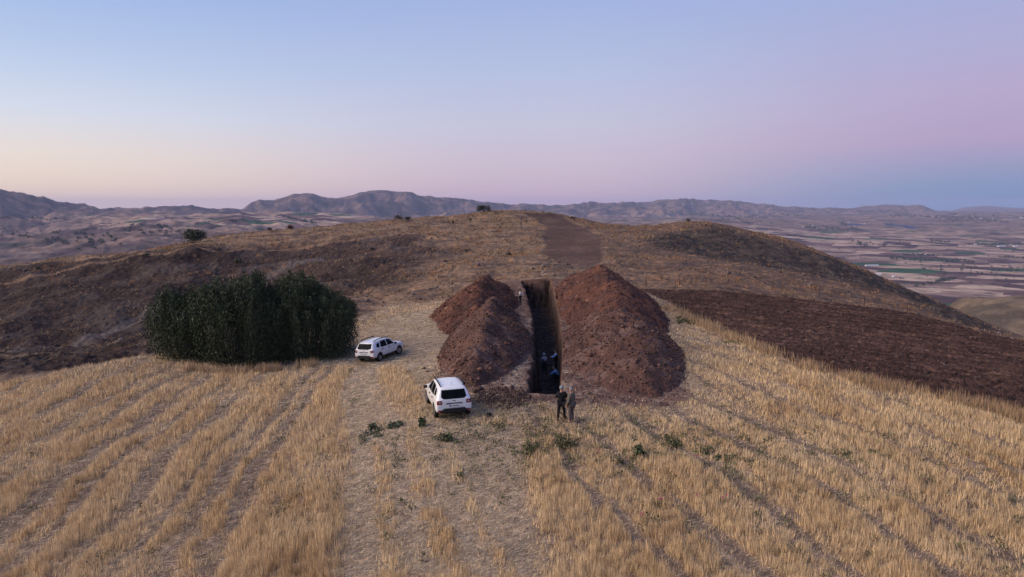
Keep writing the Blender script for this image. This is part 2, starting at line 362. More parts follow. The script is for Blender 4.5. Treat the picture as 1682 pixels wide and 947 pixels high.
        wc = mixc(np.zeros(X.shape+(3,))+C3(.050, .034, .028), C3(.085, .048, .036), sm(fbm(X, Y, 1.5, 3, 69), 0, .4))  # trench soil coloured darker to deepen the shade inside the cut
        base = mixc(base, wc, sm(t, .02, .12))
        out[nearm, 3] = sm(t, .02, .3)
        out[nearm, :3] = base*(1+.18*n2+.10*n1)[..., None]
    fm = sm(r, 360, 620)
    if (fm > 0).any():
        m = fm > 0; X, Y, rr, PX = x[m], y[m], r[m], px[m]
        a = fbm(X, Y, 900, 5, 71); b = fbm(X, Y, 230, 4, 72); c = fbm(X*.5, Y, 420, 4, 73, True)
        base = np.zeros(X.shape+(3,))+C3(.215, .148, .118)
        base = mixc(base, C3(.105, .072, .074), sm(a+.5*b, -.1, .3)*.85)
        base = mixc(base, C3(.06, .054, .052), sm(b-.5*a, .14, .34)*.75)
        lf = (1-sm(PX, 330, 560))*(rr < 3600); base = mixc(base, C3(.075, .058, .060), lf*sm(c+.3*b, .3, .65)*.85)
        rm = np.interp(np.arctan2(X, Y), RM_az, RM)
        mt = sm(rr, rm-2600, rm-1500)
        mc = mixc(np.zeros(X.shape+(3,))+C3(.19, .125, .10), C3(.045, .038, .040), sm(fbm(X, Y, 380, 5, 74, True), .3, .7)*.8)
        right = sm(PX, 1000, 1250)
        mc = mixc(mc, C3(.22, .15, .13), right*.5)
        base = mixc(base, mc, mt)
        o = out[m]; o[:, :3] = o[:, :3]*(1-fm[m])[:, None]+base*fm[m][:, None]
        plain = sm(PX, 960, 1150)*sm(rr, 800, 1200)*(1-sm(rr, 5200, 7600)); plat = (1-sm(np.abs(PX-380), 150, 330))*sm(rr, 3000, 3600)*(1-sm(rr, 5600, 6600))
        o[:, 3] = np.maximum(plain, np.maximum(plat*.95, .22*(1-mt)*sm(rr, 1500, 2500)))
        out[m] = o
    return np.clip(out, 0.01, 1)
TRACKS = [(GP([(-100,600),(60,575),(150,548),(260,508),(350,474),(430,450),(520,425)]), 2.2, (.115,.095,.088)),
          (GP([(-50,612),(60,592),(150,570),(200,556)]), .9, (.16,.115,.08)),
          (GP([(0,470),(150,437),(300,418),(420,404),(560,392),(700,378)]), 1.2, (.22,.14,.09)),
          (GP([(960,437),(1020,436),(1080,441),(1140,447)]), 1.4, (.10,.065,.052)),
          (GP([(1000,396),(1060,408),(1140,424),(1240,441)]), .8, (.13,.09,.065)),
          (GP([(1040,471),(1120,473),(1200,477),(1290,485)]), .35, (.045,.035,.028))]
SHELF = GP([(838,560),(872,520),(872,560),(868,600),(862,632),(846,640),(822,628),(826,590)])
SPILL = GP([(780,640),(862,634),(872,650),(868,664),(835,672),(795,668),(776,655)])

# ------------------------------------------------------------------ materials
def mat(name, base=(.5,.5,.5), rough=.8, metal=0.0, spec=.3):
    m = bpy.data.materials.new(name); m.use_nodes = True
    b = m.node_tree.nodes['Principled BSDF']; b.inputs['Base Color'].default_value = (*base, 1)
    b.inputs['Roughness'].default_value = rough; b.inputs['Metallic'].default_value = metal; b.inputs['Specular IOR Level'].default_value = spec
    return m
def noise_mat(name, base, var=.25, scale=8, rough=.85, bump=0, attr=None, metal=0, spec=.25, stretch=(1,1,1), bscale=None):
    """principled with a noise-modulated base (constant or attribute)"""
    m = mat(name, base, rough, metal, spec); nt = m.node_tree; N = nt.nodes; L = nt.links; b = N['Principled BSDF']
    g = N.new('ShaderNodeTexCoord'); mp = N.new('ShaderNodeMapping'); mp.inputs['Scale'].default_value = stretch
    L.new(g.outputs['Object'], mp.inputs[0])
    ns = N.new('ShaderNodeTexNoise'); ns.inputs['Scale'].default_value = scale; ns.inputs['Detail'].default_value = 4; L.new(mp.outputs[0], ns.inputs[0])
    mr = N.new('ShaderNodeMapRange'); mr.inputs[1].default_value = .3; mr.inputs[2].default_value = .7; mr.inputs[3].default_value = 1-var; mr.inputs[4].default_value = 1+var
    L.new(ns.outputs[0], mr.inputs[0])
    sc = N.new('ShaderNodeVectorMath'); sc.operation = 'SCALE'; L.new(mr.outputs[0], sc.inputs[3])
    if attr:
        a = N.new('ShaderNodeAttribute'); a.attribute_name = attr; L.new(a.outputs[0], sc.inputs[0])
    else: sc.inputs[0].default_value = base
    L.new(sc.outputs[0], b.inputs['Base Color'])
    if bump:
        bp = N.new('ShaderNodeBump'); bp.inputs['Strength'].default_value = bump; bp.inputs['Distance'].default_value = .1
        L.new(ns.outputs[0], bp.inputs['Height']); L.new(bp.outputs[0], b.inputs['Normal'])
    return m

def ground_mat():
    m = mat('soil_and_litter', rough=.95, spec=.1); nt = m.node_tree; N = nt.nodes; L = nt.links; b = N['Principled BSDF']
    a = N.new('ShaderNodeAttribute'); a.attribute_name = 'albedo'
    g = N.new('ShaderNodeTexCoord')
    def ns(scale, detail=5, st=None, rough=.6):
        n = N.new('ShaderNodeTexNoise'); n.inputs['Scale'].default_value = scale; n.inputs['Detail'].default_value = detail; n.inputs['Roughness'].default_value = rough
        if st:
            mp = N.new('ShaderNodeMapping'); mp.inputs['Scale'].default_value = st; L.new(g.outputs['Object'], mp.inputs[0]); L.new(mp.outputs[0], n.inputs[0])
        else: L.new(g.outputs['Object'], n.inputs[0])
        return n.outputs[0]
    def mr(v, a0, a1, b0, b1):
        n = N.new('ShaderNodeMapRange'); L.new(v, n.inputs[0])
        for i, q in enumerate((a0, a1, b0, b1)): n.inputs[1+i].default_value = q
        return n.outputs[0]
    def mul(p, q):
        n = N.new('ShaderNodeMath'); n.operation = 'MULTIPLY'; L.new(p, n.inputs[0]); L.new(q, n.inputs[1]); return n.outputs[0]
    f1 = ns(2.2, 6, None, .7); f2 = ns(9, 4, None, .65); f3 = ns(1.0, 3, (7, 7, .35)); f4 = ns(.22, 5); f5 = ns(1.0, 3, (3.4, 3.4, .12), .8)
    sk = N.new('ShaderNodeMapRange'); L.new(f5, sk.inputs[0]); sk.inputs[1].default_value = .44; sk.inputs[2].default_value = .60; sk.inputs[3].default_value = .35; sk.inputs[4].default_value = 2.1
    skm = N.new('ShaderNodeMix'); skm.data_type = 'FLOAT'; L.new(a.outputs['Alpha'], skm.inputs[0]); skm.inputs[2].default_value = 1.0; L.new(sk.outputs[0], skm.inputs[3])
    k = mul(mul(mr(f1, .35, .65, .62, 1.36), mr(f2, .35, .65, .62, 1.38)), mul(mr(f3, .3, .7, .86, 1.14), mr(f4, .3, .7, .85, 1.15)))
    k = mul(k, skm.outputs[0])
    s = N.new('ShaderNodeVectorMath'); s.operation = 'SCALE'; L.new(a.outputs[0], s.inputs[0]); L.new(k, s.inputs[3])
    L.new(s.outputs[0], b.inputs['Base Color'])
    ad = N.new('ShaderNodeMath'); ad.operation = 'ADD'; L.new(f1, ad.inputs[0]); L.new(f2, ad.inputs[1])
    bp = N.new('ShaderNodeBump'); bp.inputs['Strength'].default_value = .8; bp.inputs['Distance'].default_value = .12
    L.new(ad.outputs[0], bp.inputs['Height']); L.new(bp.outputs[0], b.inputs['Normal'])
    return m
def far_mat():
    m = mat('far_country', rough=.95, spec=.05); nt = m.node_tree; N = nt.nodes; L = nt.links; b = N['Principled BSDF']
    a = N.new('ShaderNodeAttribute'); a.attribute_name = 'albedo'
    g = N.new('ShaderNodeTexCoord')
    mp = N.new('ShaderNodeMapping'); mp.inputs['Scale'].default_value = (.0058, .0082, 0); mp.inputs['Rotation'].default_value = (0, 0, .5); L.new(g.outputs['Object'], mp.inputs[0])
    n0 = N.new('ShaderNodeTexNoise'); n0.inputs['Scale'].default_value = .0012; L.new(g.outputs['Object'], n0.inputs[0])
    mx = N.new('ShaderNodeVectorMath'); mx.operation = 'MULTIPLY_ADD'; L.new(n0.outputs[1], mx.inputs[0]); mx.inputs[1].default_value = (1.3, 1.3, 0); L.new(mp.outputs[0], mx.inputs[2])
    v = N.new('ShaderNodeTexVoronoi'); v.voronoi_dimensions = '2D'; v.distance = 'CHEBYCHEV'; v.inputs['Scale'].default_value = 1.0; v.inputs['Randomness'].default_value = .85
    L.new(mx.outputs[0], v.inputs['Vector'])
    sp = N.new('ShaderNodeSeparateColor'); L.new(v.outputs['Color'], sp.inputs[0])
    cr = N.new('ShaderNodeValToRGB'); cr.color_ramp.interpolation = 'CONSTANT'; e = cr.color_ramp.elements
    pal = [(0, (.075,.042,.042)), (.15, (.31,.215,.16)), (.34, (.14,.085,.075)), (.42, (.36,.25,.185)), (.60, (.23,.155,.125)), (.70, (.095,.058,.056)), (.80, (.39,.285,.21)), (.915, (.03,.08,.035))]
    e[0].position = 0; e[0].color = (*pal[0][1], 1); e[1].position = pal[1][0]; e[1].color = (*pal[1][1], 1)
    for p_, c_ in pal[2:]:
        k = e.new(p_); k.color = (*c_, 1)
    L.new(sp.outputs[0], cr.inputs[0])
    ns = N.new('ShaderNodeTexNoise'); ns.inputs['Scale'].default_value = .012; ns.inputs['Detail'].default_value = 6; ns.inputs['Roughness'].default_value = .65; L.new(g.outputs['Object'], ns.inputs[0])
    r2 = N.new('ShaderNodeMapRange'); L.new(ns.outputs[0], r2.inputs[0]); r2.inputs[1].default_value = .35; r2.inputs[2].default_value = .65; r2.inputs[3].default_value = .55; r2.inputs[4].default_value = 1.4
    # sparse dark scrub and orchards
    n3 = N.new('ShaderNodeTexNoise'); n3.inputs['Scale'].default_value = .022; n3.inputs['Detail'].default_value = 3; L.new(g.outputs['Object'], n3.inputs[0])
    r3 = N.new('ShaderNodeMapRange'); L.new(n3.outputs[0], r3.inputs[0]); r3.inputs[1].default_value = .62; r3.inputs[2].default_value = .68
    mxx = N.new('ShaderNodeMix'); mxx.data_type = 'RGBA'; L.new(a.outputs['Alpha'], mxx.inputs[0]); L.new(a.outputs[0], mxx.inputs[6]); L.new(cr.outputs[0], mxx.inputs[7])
    m3 = N.new('ShaderNodeMix'); m3.data_type = 'RGBA'; m3.inputs[7].default_value = (.045, .05, .04, 1)
    hm = N.new('ShaderNodeMath'); hm.operation = 'MULTIPLY'; hm.inputs[1].default_value = .75; L.new(r3.outputs[0], hm.inputs[0]); L.new(hm.outputs[0], m3.inputs[0]); L.new(mxx.outputs[2], m3.inputs[6])
    s = N.new('ShaderNodeVectorMath'); s.operation = 'SCALE'; L.new(m3.outputs[2], s.inputs[0]); L.new(r2.outputs[0], s.inputs[3])
    L.new(s.outputs[0], b.inputs['Base Color'])
    return m
M_GROUND = ground_mat(); M_FAR = far_mat()

def tagp(o, label=None, cat=None, group=None, kind=None):
    if label: o['label'] = label
    if cat: o['category'] = cat
    if group: o['group'] = group
    if kind: o['kind'] = kind
    return o
def raw_mesh(name, V, F, m, colors=None, smooth=False, parent=None, colname='albedo'):
    """V (n,3) float, F (k,3|4) int arrays -> linked object, fast"""
    V = np.asarray(V, np.float32); F = np.asarray(F, np.int32); me = bpy.data.meshes.new(name)
    me.vertices.add(len(V)); me.vertices.foreach_set('co', V.ravel())
    k = F.shape[1]; me.loops.add(F.size); me.loops.foreach_set('vertex_index', F.ravel())
    me.polygons.add(len(F)); me.polygons.foreach_set('loop_start', np.arange(0, F.size, k, dtype=np.int32))
    me.update(calc_edges=True)
    if smooth: me.polygons.foreach_set('use_smooth', np.ones(len(F), bool))
    if colors is not None:
        a = me.color_attributes.new(colname, 'FLOAT_COLOR', 'POINT')
        c = np.ones((len(V), 4), np.float32); c[:, :colors.shape[1]] = colors; a.data.foreach_set('color', c.ravel())
    me.materials.append(m)
    o = bpy.data.objects.new(name, me); COL.objects.link(o)
    if parent is not None: o.parent = parent
    return o

# ------------------------------------------------------------------ ground, valley, mountains: one continuous sheet in three bands
def rings(a, b, step): return list(np.arange(a, b, step))
fine = np.arange(-44, 44.01, .086)
azs = np.radians(np.concatenate([np.arange(-180, -44, 4.0), fine, np.arange(48, 180.1, 4.0)]))
def band(name, rr, m, close=True):
    rr = np.array(rr); A, RR = np.meshgrid(azs, rr)
    x = (RR*np.sin(A)).ravel(); y = (RR*np.cos(A)).ravel()
    if rr[0] < 700:
        D = detail(x, y); z = hill(x, y)+D[0]
        t, fl = trench_drop(x, y); z = np.where(t > 0, z*(1-t)+fl*t, z)
    else: D = None; z = hill(x, y) if rr[0] < 900 else zfar(x, y)
    c = colour(x, y, z, D)
    nr, na = len(rr), len(azs)
    i = np.arange(nr-1)[:, None]*na; j = np.arange(na-1)[None, :]
    q = (i+j).ravel(); F = np.stack([q, q+1, q+1+na, q+na], 1)
    o = raw_mesh(name, np.stack([x, y, z], 1), F, m, c, smooth=True); tagp(o, kind='structure'); return o
rn = [1., 3, 5, 7]+rings(8, 16, .5)+rings(16, 60, .13)+rings(60, 118, .17)+rings(118, 250, .5)+rings(250, 400, 2.5)+rings(400, 702, 8)
rn[-1] = 702.
g0 = band('ground', rn, M_GROUND)
rv = [702.]
while rv[-1] < 5200: rv.append(rv[-1]*1.009)
band('valley', rv, M_FAR)
rm_ = [rv[-1]]
while rm_[-1] < 16500: rm_.append(rm_[-1]*1.0042)
while rm_[-1] < 26200: rm_.append(rm_[-1]*1.03)
band('mountains', rm_, M_FAR)
# ------------------------------------------------------------------ haze
def build_haze():
    bm = bmesh.new(); bmesh.ops.create_cube(bm, size=1)
    me = bpy.data.meshes.new('haze'); bm.to_mesh(me); bm.free()
    o = bpy.data.objects.new('haze', me); COL.objects.link(o)
    z0, z1 = -420., 400.
    o.scale = (53000, 53000, z1-z0); o.location = (0, 0, (z0+z1)/2)
    m = bpy.data.materials.new('haze'); m.use_nodes = True; nt = m.node_tree; nt.nodes.clear()
    out = nt.nodes.new('ShaderNodeOutputMaterial'); v = nt.nodes.new('ShaderNodeVolumePrincipled')
    v.inputs['Color'].default_value = (.56, .66, 1.0, 1); v.inputs['Density'].default_value = 4.0e-5; v.inputs['Anisotropy'].default_value = .0
    nt.links.new(v.outputs[0], out.inputs['Volume']); me.materials.append(m)
    tagp(o, kind='stuff'); o['label'] = 'bluish evening air over the valley and far mountains'; o['category'] = 'haze'
build_haze()
# ------------------------------------------------------------------ spoil heaps beside the trench
def hz(x, y): return float(hill(np.array([float(x)]), np.array([float(y)]))[0])
def heap(name, crest, sl, sr, m, label, cfun, seed, st=.13, group='soil heaps beside the trench'):
    c = [P(*q) for q in crest]; c = np.array([[q[0], q[1], q[2]-hz(q[0], q[1])] for q in c])
    x0, x1 = c[:, 0].min()-8, c[:, 0].max()+8; y0, y1 = c[:, 1].min()-7, c[:, 1].max()+7
    xs = np.arange(x0, x1, st); ys = np.arange(y0, y1, st); X, Y = np.meshgrid(xs, ys)
    h = np.full(X.shape, -9.)
    for a, b in zip(c[:-1], c[1:]):
        ex, ey = b[0]-a[0], b[1]-a[1]; n = 14
        for k in range(n):
            t = k/(n-1); cx, cy, H = a[0]+ex*t, a[1]+ey*t, a[2]+(b[2]-a[2])*t
            dx = X-cx; dy = Y-cy; s = np.where(dx > 0, sr, sl)
            d = np.sqrt((dx*s)**2+(dy*.72)**2)
            d = np.sqrt(d*d+.16)-.4+np.minimum(0, d-.9*H)*0
            h = np.maximum(h, H-d)
    h = h+1.0*fbm(X, Y, 3.2, 4, seed)*np.clip(h, 0, 1)+.20*(fbm(X, Y, 1.3, 4, seed+1, True)-.5)*np.clip(h+.5, 0, 1)+.06*fbm(X, Y, .34, 3, seed+2)
    h = np.where(h < .5, h-.25*(fbm(X, Y, 1.4, 3, seed+3)+.1), h)
    tin = trench_in(X, Y); h = np.where(tin > -.35, np.minimum(h, -.5-tin), h)
    Z = hill(X, Y)+h
    keep = h > -.35
    idx = -np.ones(X.shape, int); idx[keep] = np.arange(keep.sum())
    q = keep[:-1, :-1] & keep[1:, :-1] & keep[:-1, 1:] & keep[1:, 1:]
    a, b, cc, d = idx[:-1, :-1][q], idx[:-1, 1:][q], idx[1:, 1:][q], idx[1:, :-1][q]
    col = cfun(X[keep], Y[keep], h[keep])
    o = raw_mesh(name, np.stack([X[keep], Y[keep], Z[keep]], 1), np.stack([a, b, cc, d], 1), m, col, smooth=False)
    tagp(o, label, 'soil heap', group)
    k = (h > .1) & (tin < -.5)
    return (X[k], Y[k], Z[k])
RED, RUST, PURP, DKB = C3(.110,.048,.034), C3(.150,.064,.040), C3(.122,.064,.047), C3(.058,.034,.026)
def cf(c1, c2, c3, seed):
    def f(X, Y, h):
        n = fbm(X, Y, 3.5, 4, seed); n2 = fbm(X*1.3, Y, .8, 4, seed+1)
        b = np.zeros(X.shape+(3,))+c1; b = mixc(b, c2, sm(n+.3*n2, -.08, .35)); b = mixc(b, c3, sm(-n+.4*n2, .05, .4)*.8)
        b = mixc(b, C3(.28, .19, .15), sm(n2, .34, .5)*.35)
        return b*.80*(1+.40*n2)[..., None]
    return f
M_HEAP = noise_mat('loose_spoil', (.1,.06,.05), .38, 7, .95, .9, 'albedo')
HP = []
HP.append(heap('soil_heap', [(812,492,69),(806,499,64),(803,503,58),(797,520,52),(790,548,47),(783,580,43.2),(775,612,40.6)], .84, .84, M_HEAP, 'purple brown soil heap left of the trench, its front end behind the parked car', cf(PURP, C3(.15,.09,.075), DKB, 80), 200))
HP.append(heap('soil_heap', [(826,467,92),(800,458,83),(794,459,78),(780,474,72),(783,492,67),(785,505,63)], .64, .82, M_HEAP, 'rusty red soil heap left of the trench, beside the lone man at its far end', cf(RED, RUST, DKB, 84), 210))
HP.append(heap('soil_heap', [(1026,506,62),(1033,516,57),(1037,519,54),(1042,528,51),(1050,558,46),(1056,588,42.6),(1060,618,40.4),(1062,640,39.2)], .44, .70, M_HEAP, 'purple brown soil heap right of the trench, its near end bordering the stubble', cf(PURP, C3(.155,.095,.08), C3(.09,.046,.037), 88), 220))
HP.append(heap('soil_heap', [(944,452,94),(966,445,88),(986,439,81),(996,449,76),(1010,470,70),(1021,495,63)], .66, .66, M_HEAP, 'tallest rusty red soil heap, right of the far end of the trench', cf(RED, RUST, C3(.085,.045,.038), 92), 230))

# clods of earth: stuff
def clods(name, X, Y, Z, s, m, col, label, cat='clods'):
    n = len(X)
    base = np.array([(1,0,0),(-1,0,0),(0,1,0),(0,-1,0),(0,0,1),(0,0,-1)], float)
    F0 = np.array([(0,2,4),(2,1,4),(1,3,4),(3,0,4),(2,0,5),(1,2,5),(3,1,5),(0,3,5)])
    a = RNG.uniform(0, 6.28, n); V = base[None]*RNG.uniform(.6, 1.25, (n, 6, 1))
    V = V+RNG.uniform(-.2, .2, V.shape)
    x = V[..., 0]*np.cos(a)[:, None]-V[..., 1]*np.sin(a)[:, None]; y = V[..., 0]*np.sin(a)[:, None]+V[..., 1]*np.cos(a)[:, None]
    V = np.stack([x, y, V[..., 2]*.75], -1)*s[:, None, None]+np.stack([X, Y, Z+.25*s], -1)[:, None]
    F = (F0[None]+np.arange(n)[:, None, None]*6).reshape(-1, 3)
    cc = np.repeat(col, 6, 0)
    o = raw_mesh(name, V.reshape(-1, 3), F, m, cc, smooth=False); tagp(o, label, cat, kind='stuff'); return o
def jit(c, n, v=.3): return np.clip(np.array(c)[None]*(1+RNG.uniform(-v, v, (n, 1)))*(1+RNG.uniform(-.06, .06, (n, 3))), .005, 1)
M_CLOD = noise_mat('clod_earth', (.1,.06,.05), .3, 12, .95, .5, 'albedo')
cx, cy, cz_, cs, cc = [], [], [], [], []
for i, (X, Y, Z) in enumerate(HP):
    n = 9000; k = RNG.integers(0, len(X), n); cx.append(X[k]+RNG.uniform(-.06,.06,n)); cy.append(Y[k]); cz_.append(Z[k]-.01)
    cs.append(np.clip(RNG.lognormal(-3.15, .55, n), .02, .22)); cc.append(jit((PURP, RED*.8, PURP, RED)[i]*.9, n, .5))
for i, (X, Y, Z) in enumerate(HP):   # bigger lumps that rolled to the foot of each heap
    low = np.where(Z-hill(X, Y) < 1.1)[0]; n = 260; k = RNG.choice(low, n); cx.append(X[k]); cy.append(Y[k]); cz_.append(Z[k]-.03); cs.append(np.clip(RNG.lognormal(-2.2, .4, n), .08, .30)); cc.append(jit((PURP, RED, PURP, RED)[i], n, .5))
# spill and rim
def scatter(poly, n, keep=None):
    p = np.array(poly); x0, y0 = p.min(0); x1, y1 = p.max(0); X = RNG.uniform(x0, x1, n); Y = RNG.uniform(y0, y1, n)
    k = sdf(X, Y, poly) < 0
    if keep is not None: k &= keep(X, Y)
    return X[k], Y[k]
X, Y = scatter(DIRT, 26000, lambda x, y: trench_in(x, y) < -.3); n = len(X); cx.append(X); cy.append(Y); cz_.append(ground_z(X, Y)); cs.append(np.clip(RNG.lognormal(-3.3, .5, n), .015, .14)); cc.append(jit((.13,.085,.07), n, .5))
X, Y = scatter(SPILL, 1100, lambda x, y: trench_in(x, y) < -.3); n = len(X); cx.append(X); cy.append(Y); cz_.append(ground_z(X, Y)); cs.append(np.clip(RNG.lognormal(-3.0, .55, n), .03, .24)); cc.append(jit((.075,.046,.038), n, .4))
for (px, py, s) in [(697,605,.22),(703,610,.15),(716,604,.12),(1120,660,.12),(716,520,.14),(686,540,.12),(690,538,.1)]:
    q = G(px, py); cx.append(np.array([q[0]])); cy.append(np.array([q[1]])); cz_.append(ground_z(*q[:2])); cs.append(np.array([s])); cc.append(jit((.07,.035,.028), 1))
clods('soil_clods', *[np.concatenate(v) for v in (cx, cy, cz_, cs)], M_CLOD, np.concatenate(cc), 'loose clods of reddish earth over the heaps and rims')
X, Y = scatter(PLOW, 60000, lambda x, y: (np.hypot(x, y) < 115)); n = len(X)
clods('plough_clods', X, Y, ground_z(X, Y), np.clip(RNG.lognormal(-2.75, .5, n), .03, .26), M_CLOD, jit((.085,.053,.043), n, .5), 'dark turned clods across the ploughed field')
# stones on the wild slopes: stuff
def wildpts(n, ymax=235):
    Y = np.sqrt(RNG.uniform(55**2, ymax**2, n)); X = RNG.uniform(-.92, .92, n)*Y
    k = (sdf(X, Y, FIELD) > .5) & (sdf(X, Y, PLOW) > .5) & (sdf(X, Y, ROAD) > .5); return X[k], Y[k]
X, Y = wildpts(20000); k = fbm(X, Y, 14, 3, 301) > .02; X, Y = X[k], Y[k]; n = len(X)
M_STONE = noise_mat('field_stone', (.2,.17,.15), .3, 6, .9, .4, 'albedo')
clods('stones', X, Y, ground_z(X, Y), np.clip(RNG.lognormal(-2.2, .55, n), .06, .75), M_STONE, jit((.115,.090,.078), n, .6), 'pale stones scattered over the dark slopes', 'stones')

# ------------------------------------------------------------------ straw, dry grass: stuff
def blades(name, X, Y, Z, h, w, lx, ly, col, m, label, cat):
    n = len(X); a = RNG.normal(0, .7, n)
    dx, dy = np.cos(a)*w/2, np.sin(a)*w/2
    V = np.empty((n, 3, 3)); V[:, 0] = np.stack([X-dx, Y-dy, Z-.03], 1); V[:, 1] = np.stack([X+dx, Y+dy, Z-.03], 1)
    V[:, 2] = np.stack([X+lx, Y+ly, Z+h], 1)
    F = np.arange(n*3).reshape(-1, 3)
    C = np.repeat(col, 3, 0).reshape(n, 3, 3); C = C.reshape(-1, 3)
    o = raw_mesh(name, V.reshape(-1, 3), F, m, C); tagp(o, label, cat, kind='stuff'); return o
M_STRAW = noise_mat('dry_straw', (.5,.34,.17), .12, 3, .75, 0, 'albedo', spec=.2)
ground_s = lambda x, y: hill(x, y)+.0
def z_field(x, y): return hill(x, y)+.05*fbm(x, y, 1.1, 3, 46)-.03
NB = 2050000
# sample positions with density falling with distance (blades get wider further off)
Yb = np.exp(RNG.uniform(np.log(14.5), np.log(112), NB)); Xb = RNG.uniform(-.95, .95, NB)*Yb
T = tall(Xb, Yb)
cl = fbm(Xb, Yb, .45, 2, 303)
keep = RNG.random(NB) < T*np.clip(.68+1.8*cl, .08, 1)*.95
Xb, Yb, T, cl = Xb[keep], Yb[keep], T[keep], cl[keep]; n = len(Xb); print('tall blades', n)
hh = (.15+.20*T)*(1-.35*sm(Yb, 27, 31)*(1-sm(np.abs(Xb-4), 8, 14)))*np.clip(1+.9*cl+.5*fbm(Xb, Yb, 3, 3, 304), .5, 1.6)*RNG.uniform(.6, 1.15, n)
ww = np.clip(.0008*Yb, .014, .055)*RNG.uniform(.7, 1.3, n)
lx = .10*fbm(Xb, Yb, 2.4, 2, 305)+RNG.normal(0, .045, n); ly = .10*fbm(Xb, Yb, 2.4, 2, 306)+RNG.normal(0, .045, n)
cv = fbm(Xb, Yb, 4, 3, 307)+RNG.normal(0, .25, n)
colb = mixc(np.zeros((n, 3))+C3(.80, .60, .35), C3(.60, .41, .22), sm(cv, .0, .6)); colb = mixc(colb, C3(.74, .58, .38), sm(-cv, .1, .7)*.8)
colb *= RNG.uniform(.5, 1.25, (n, 1))
blades('stubble', Xb, Yb, z_field(Xb, Yb), hh, ww, lx, ly, colb, M_STRAW, 'golden standing stubble in swaths across the field', 'stubble')
# lying straw
NL = 620000
Yl = np.exp(RNG.uniform(np.log(15.5), np.log(100), NL)); Xl = RNG.uniform(-.95, .95, NL)*Yl
T = tall(Xl, Yl); f = sdf(Xl, Yl, FIELD) < 0; d = sdf(Xl, Yl, DIRT)
keep = f & (RNG.random(NL) < np.clip((1-.55*T)*(.45+.9*fbm(Xl, Yl, 1.4, 3, 308)), .05, 1)*np.where(d < 0, .10, np.where(sdf(Xl, Yl, TRAMP) < 0, .8, .36))) & (trench_in(Xl, Yl) < -.6)
Xl, Yl = Xl[keep], Yl[keep]; n = len(Xl); print('lying', n)
a = RNG.uniform(0, np.pi, n); ln = RNG.uniform(.12, .38, n)*np.clip(Yl/26, .9, 2); ww = np.clip(.0006*Yl, .009, .035)
zl = z_field(Xl, Yl)
dx, dy = np.cos(a), np.sin(a)
V = np.empty((n, 3, 3)); V[:, 0] = np.stack([Xl-dx*ln/2, Yl-dy*ln/2, zl+.02], 1); V[:, 1] = np.stack([Xl-dx*ln/2-dy*ww, Yl-dy*ln/2+dx*ww, zl+.02+ww*.6], 1)
V[:, 2] = np.stack([Xl+dx*ln/2, Yl+dy*ln/2, zl+RNG.uniform(.01, .10, n)], 1)
colb = jit((.52,.405,.265), n, .5)
o = raw_mesh('straw_litter', V.reshape(-1, 3), np.arange(n*3).reshape(-1, 3), M_STRAW, np.repeat(colb, 3, 0)); tagp(o, 'flattened pale straw lying over the wheel tracks', 'straw', kind='stuff')
X, Y = scatter(PLOW, 9000, lambda x, y: (np.hypot(x, y) < 100)); n = len(X); zl = ground_z(X, Y); a = RNG.uniform(0, np.pi, n); dx, dy = np.cos(a), np.sin(a); ln = RNG.uniform(.15, .5, n); ww = .0007*Y
V = np.empty((n, 3, 3)); V[:, 0] = np.stack([X-dx*ln/2, Y-dy*ln/2, zl+.03], 1); V[:, 1] = np.stack([X-dx*ln/2-dy*ww, Y-dy*ln/2+dx*ww, zl+.05], 1); V[:, 2] = np.stack([X+dx*ln/2, Y+dy*ln/2, zl+RNG.uniform(.03, .14, n)], 1)
o = raw_mesh('straw_scraps', V.reshape(-1, 3), np.arange(n*3).reshape(-1, 3), M_STRAW, np.repeat(jit((.30,.22,.15), n, .4), 3, 0)); tagp(o, 'pale straw scraps turned up across the ploughed field', 'straw', kind='stuff')
# dry tussocks over the hill
X, Y = wildpts(75000); dl = sm(-sdf(X, Y, DARKL), -6, 4)+sm(-sdf(X, Y, DARKR), -3, 3)
gn = fbm(X, Y, 7, 4, 310)+.5*fbm(X, Y, 24, 3, 63)
keep = RNG.random(len(X)) < np.clip(.35+1.3*gn, .04, 1)*(1-np.where(X > 0, .85, .62)*np.clip(dl, 0, 1))*(1-.45*sm(X, 10, 40)); X, Y = X[keep], Y[keep]; gn = gn[keep]; m_ = len(X); print('tussocks', m_)
k = 9; rr = RNG.uniform(.08, .34, m_)*np.clip(1+gn, .7, 1.6); XX = np.repeat(X, k)+RNG.normal(0, 1, m_*k)*np.repeat(rr, k)*.6; YY = np.repeat(Y, k)+RNG.normal(0, 1, m_*k)*np.repeat(rr, k)*.6
hh = np.repeat(RNG.uniform(.12, .5, m_)*np.clip(.8+gn, .5, 1.3), k)*RNG.uniform(.6, 1.1, m_*k)
col0 = mixc(np.zeros((m_, 3))+C3(.36, .245, .145), C3(.40, .20, .09), sm(RNG.normal(0, 1, m_)+2*fbm(X, Y, 12, 3, 311), .2, 1.1)); col0 = mixc(col0, C3(.16, .11, .08), sm(RNG.normal(0, 1, m_), .2, 1.2))
blades('dry_grass', XX, YY, ground_z(XX, YY), hh, .00085*YY*RNG.uniform(.6, 1.3, m_*k), RNG.normal(0, .1, m_*k), RNG.normal(0, .1, m_*k), np.repeat(col0, k, 0)*RNG.uniform(.7, 1.15, (m_*k, 1)), M_STRAW, 'dry tan and orange grass tufts over the hill', 'dry grass')
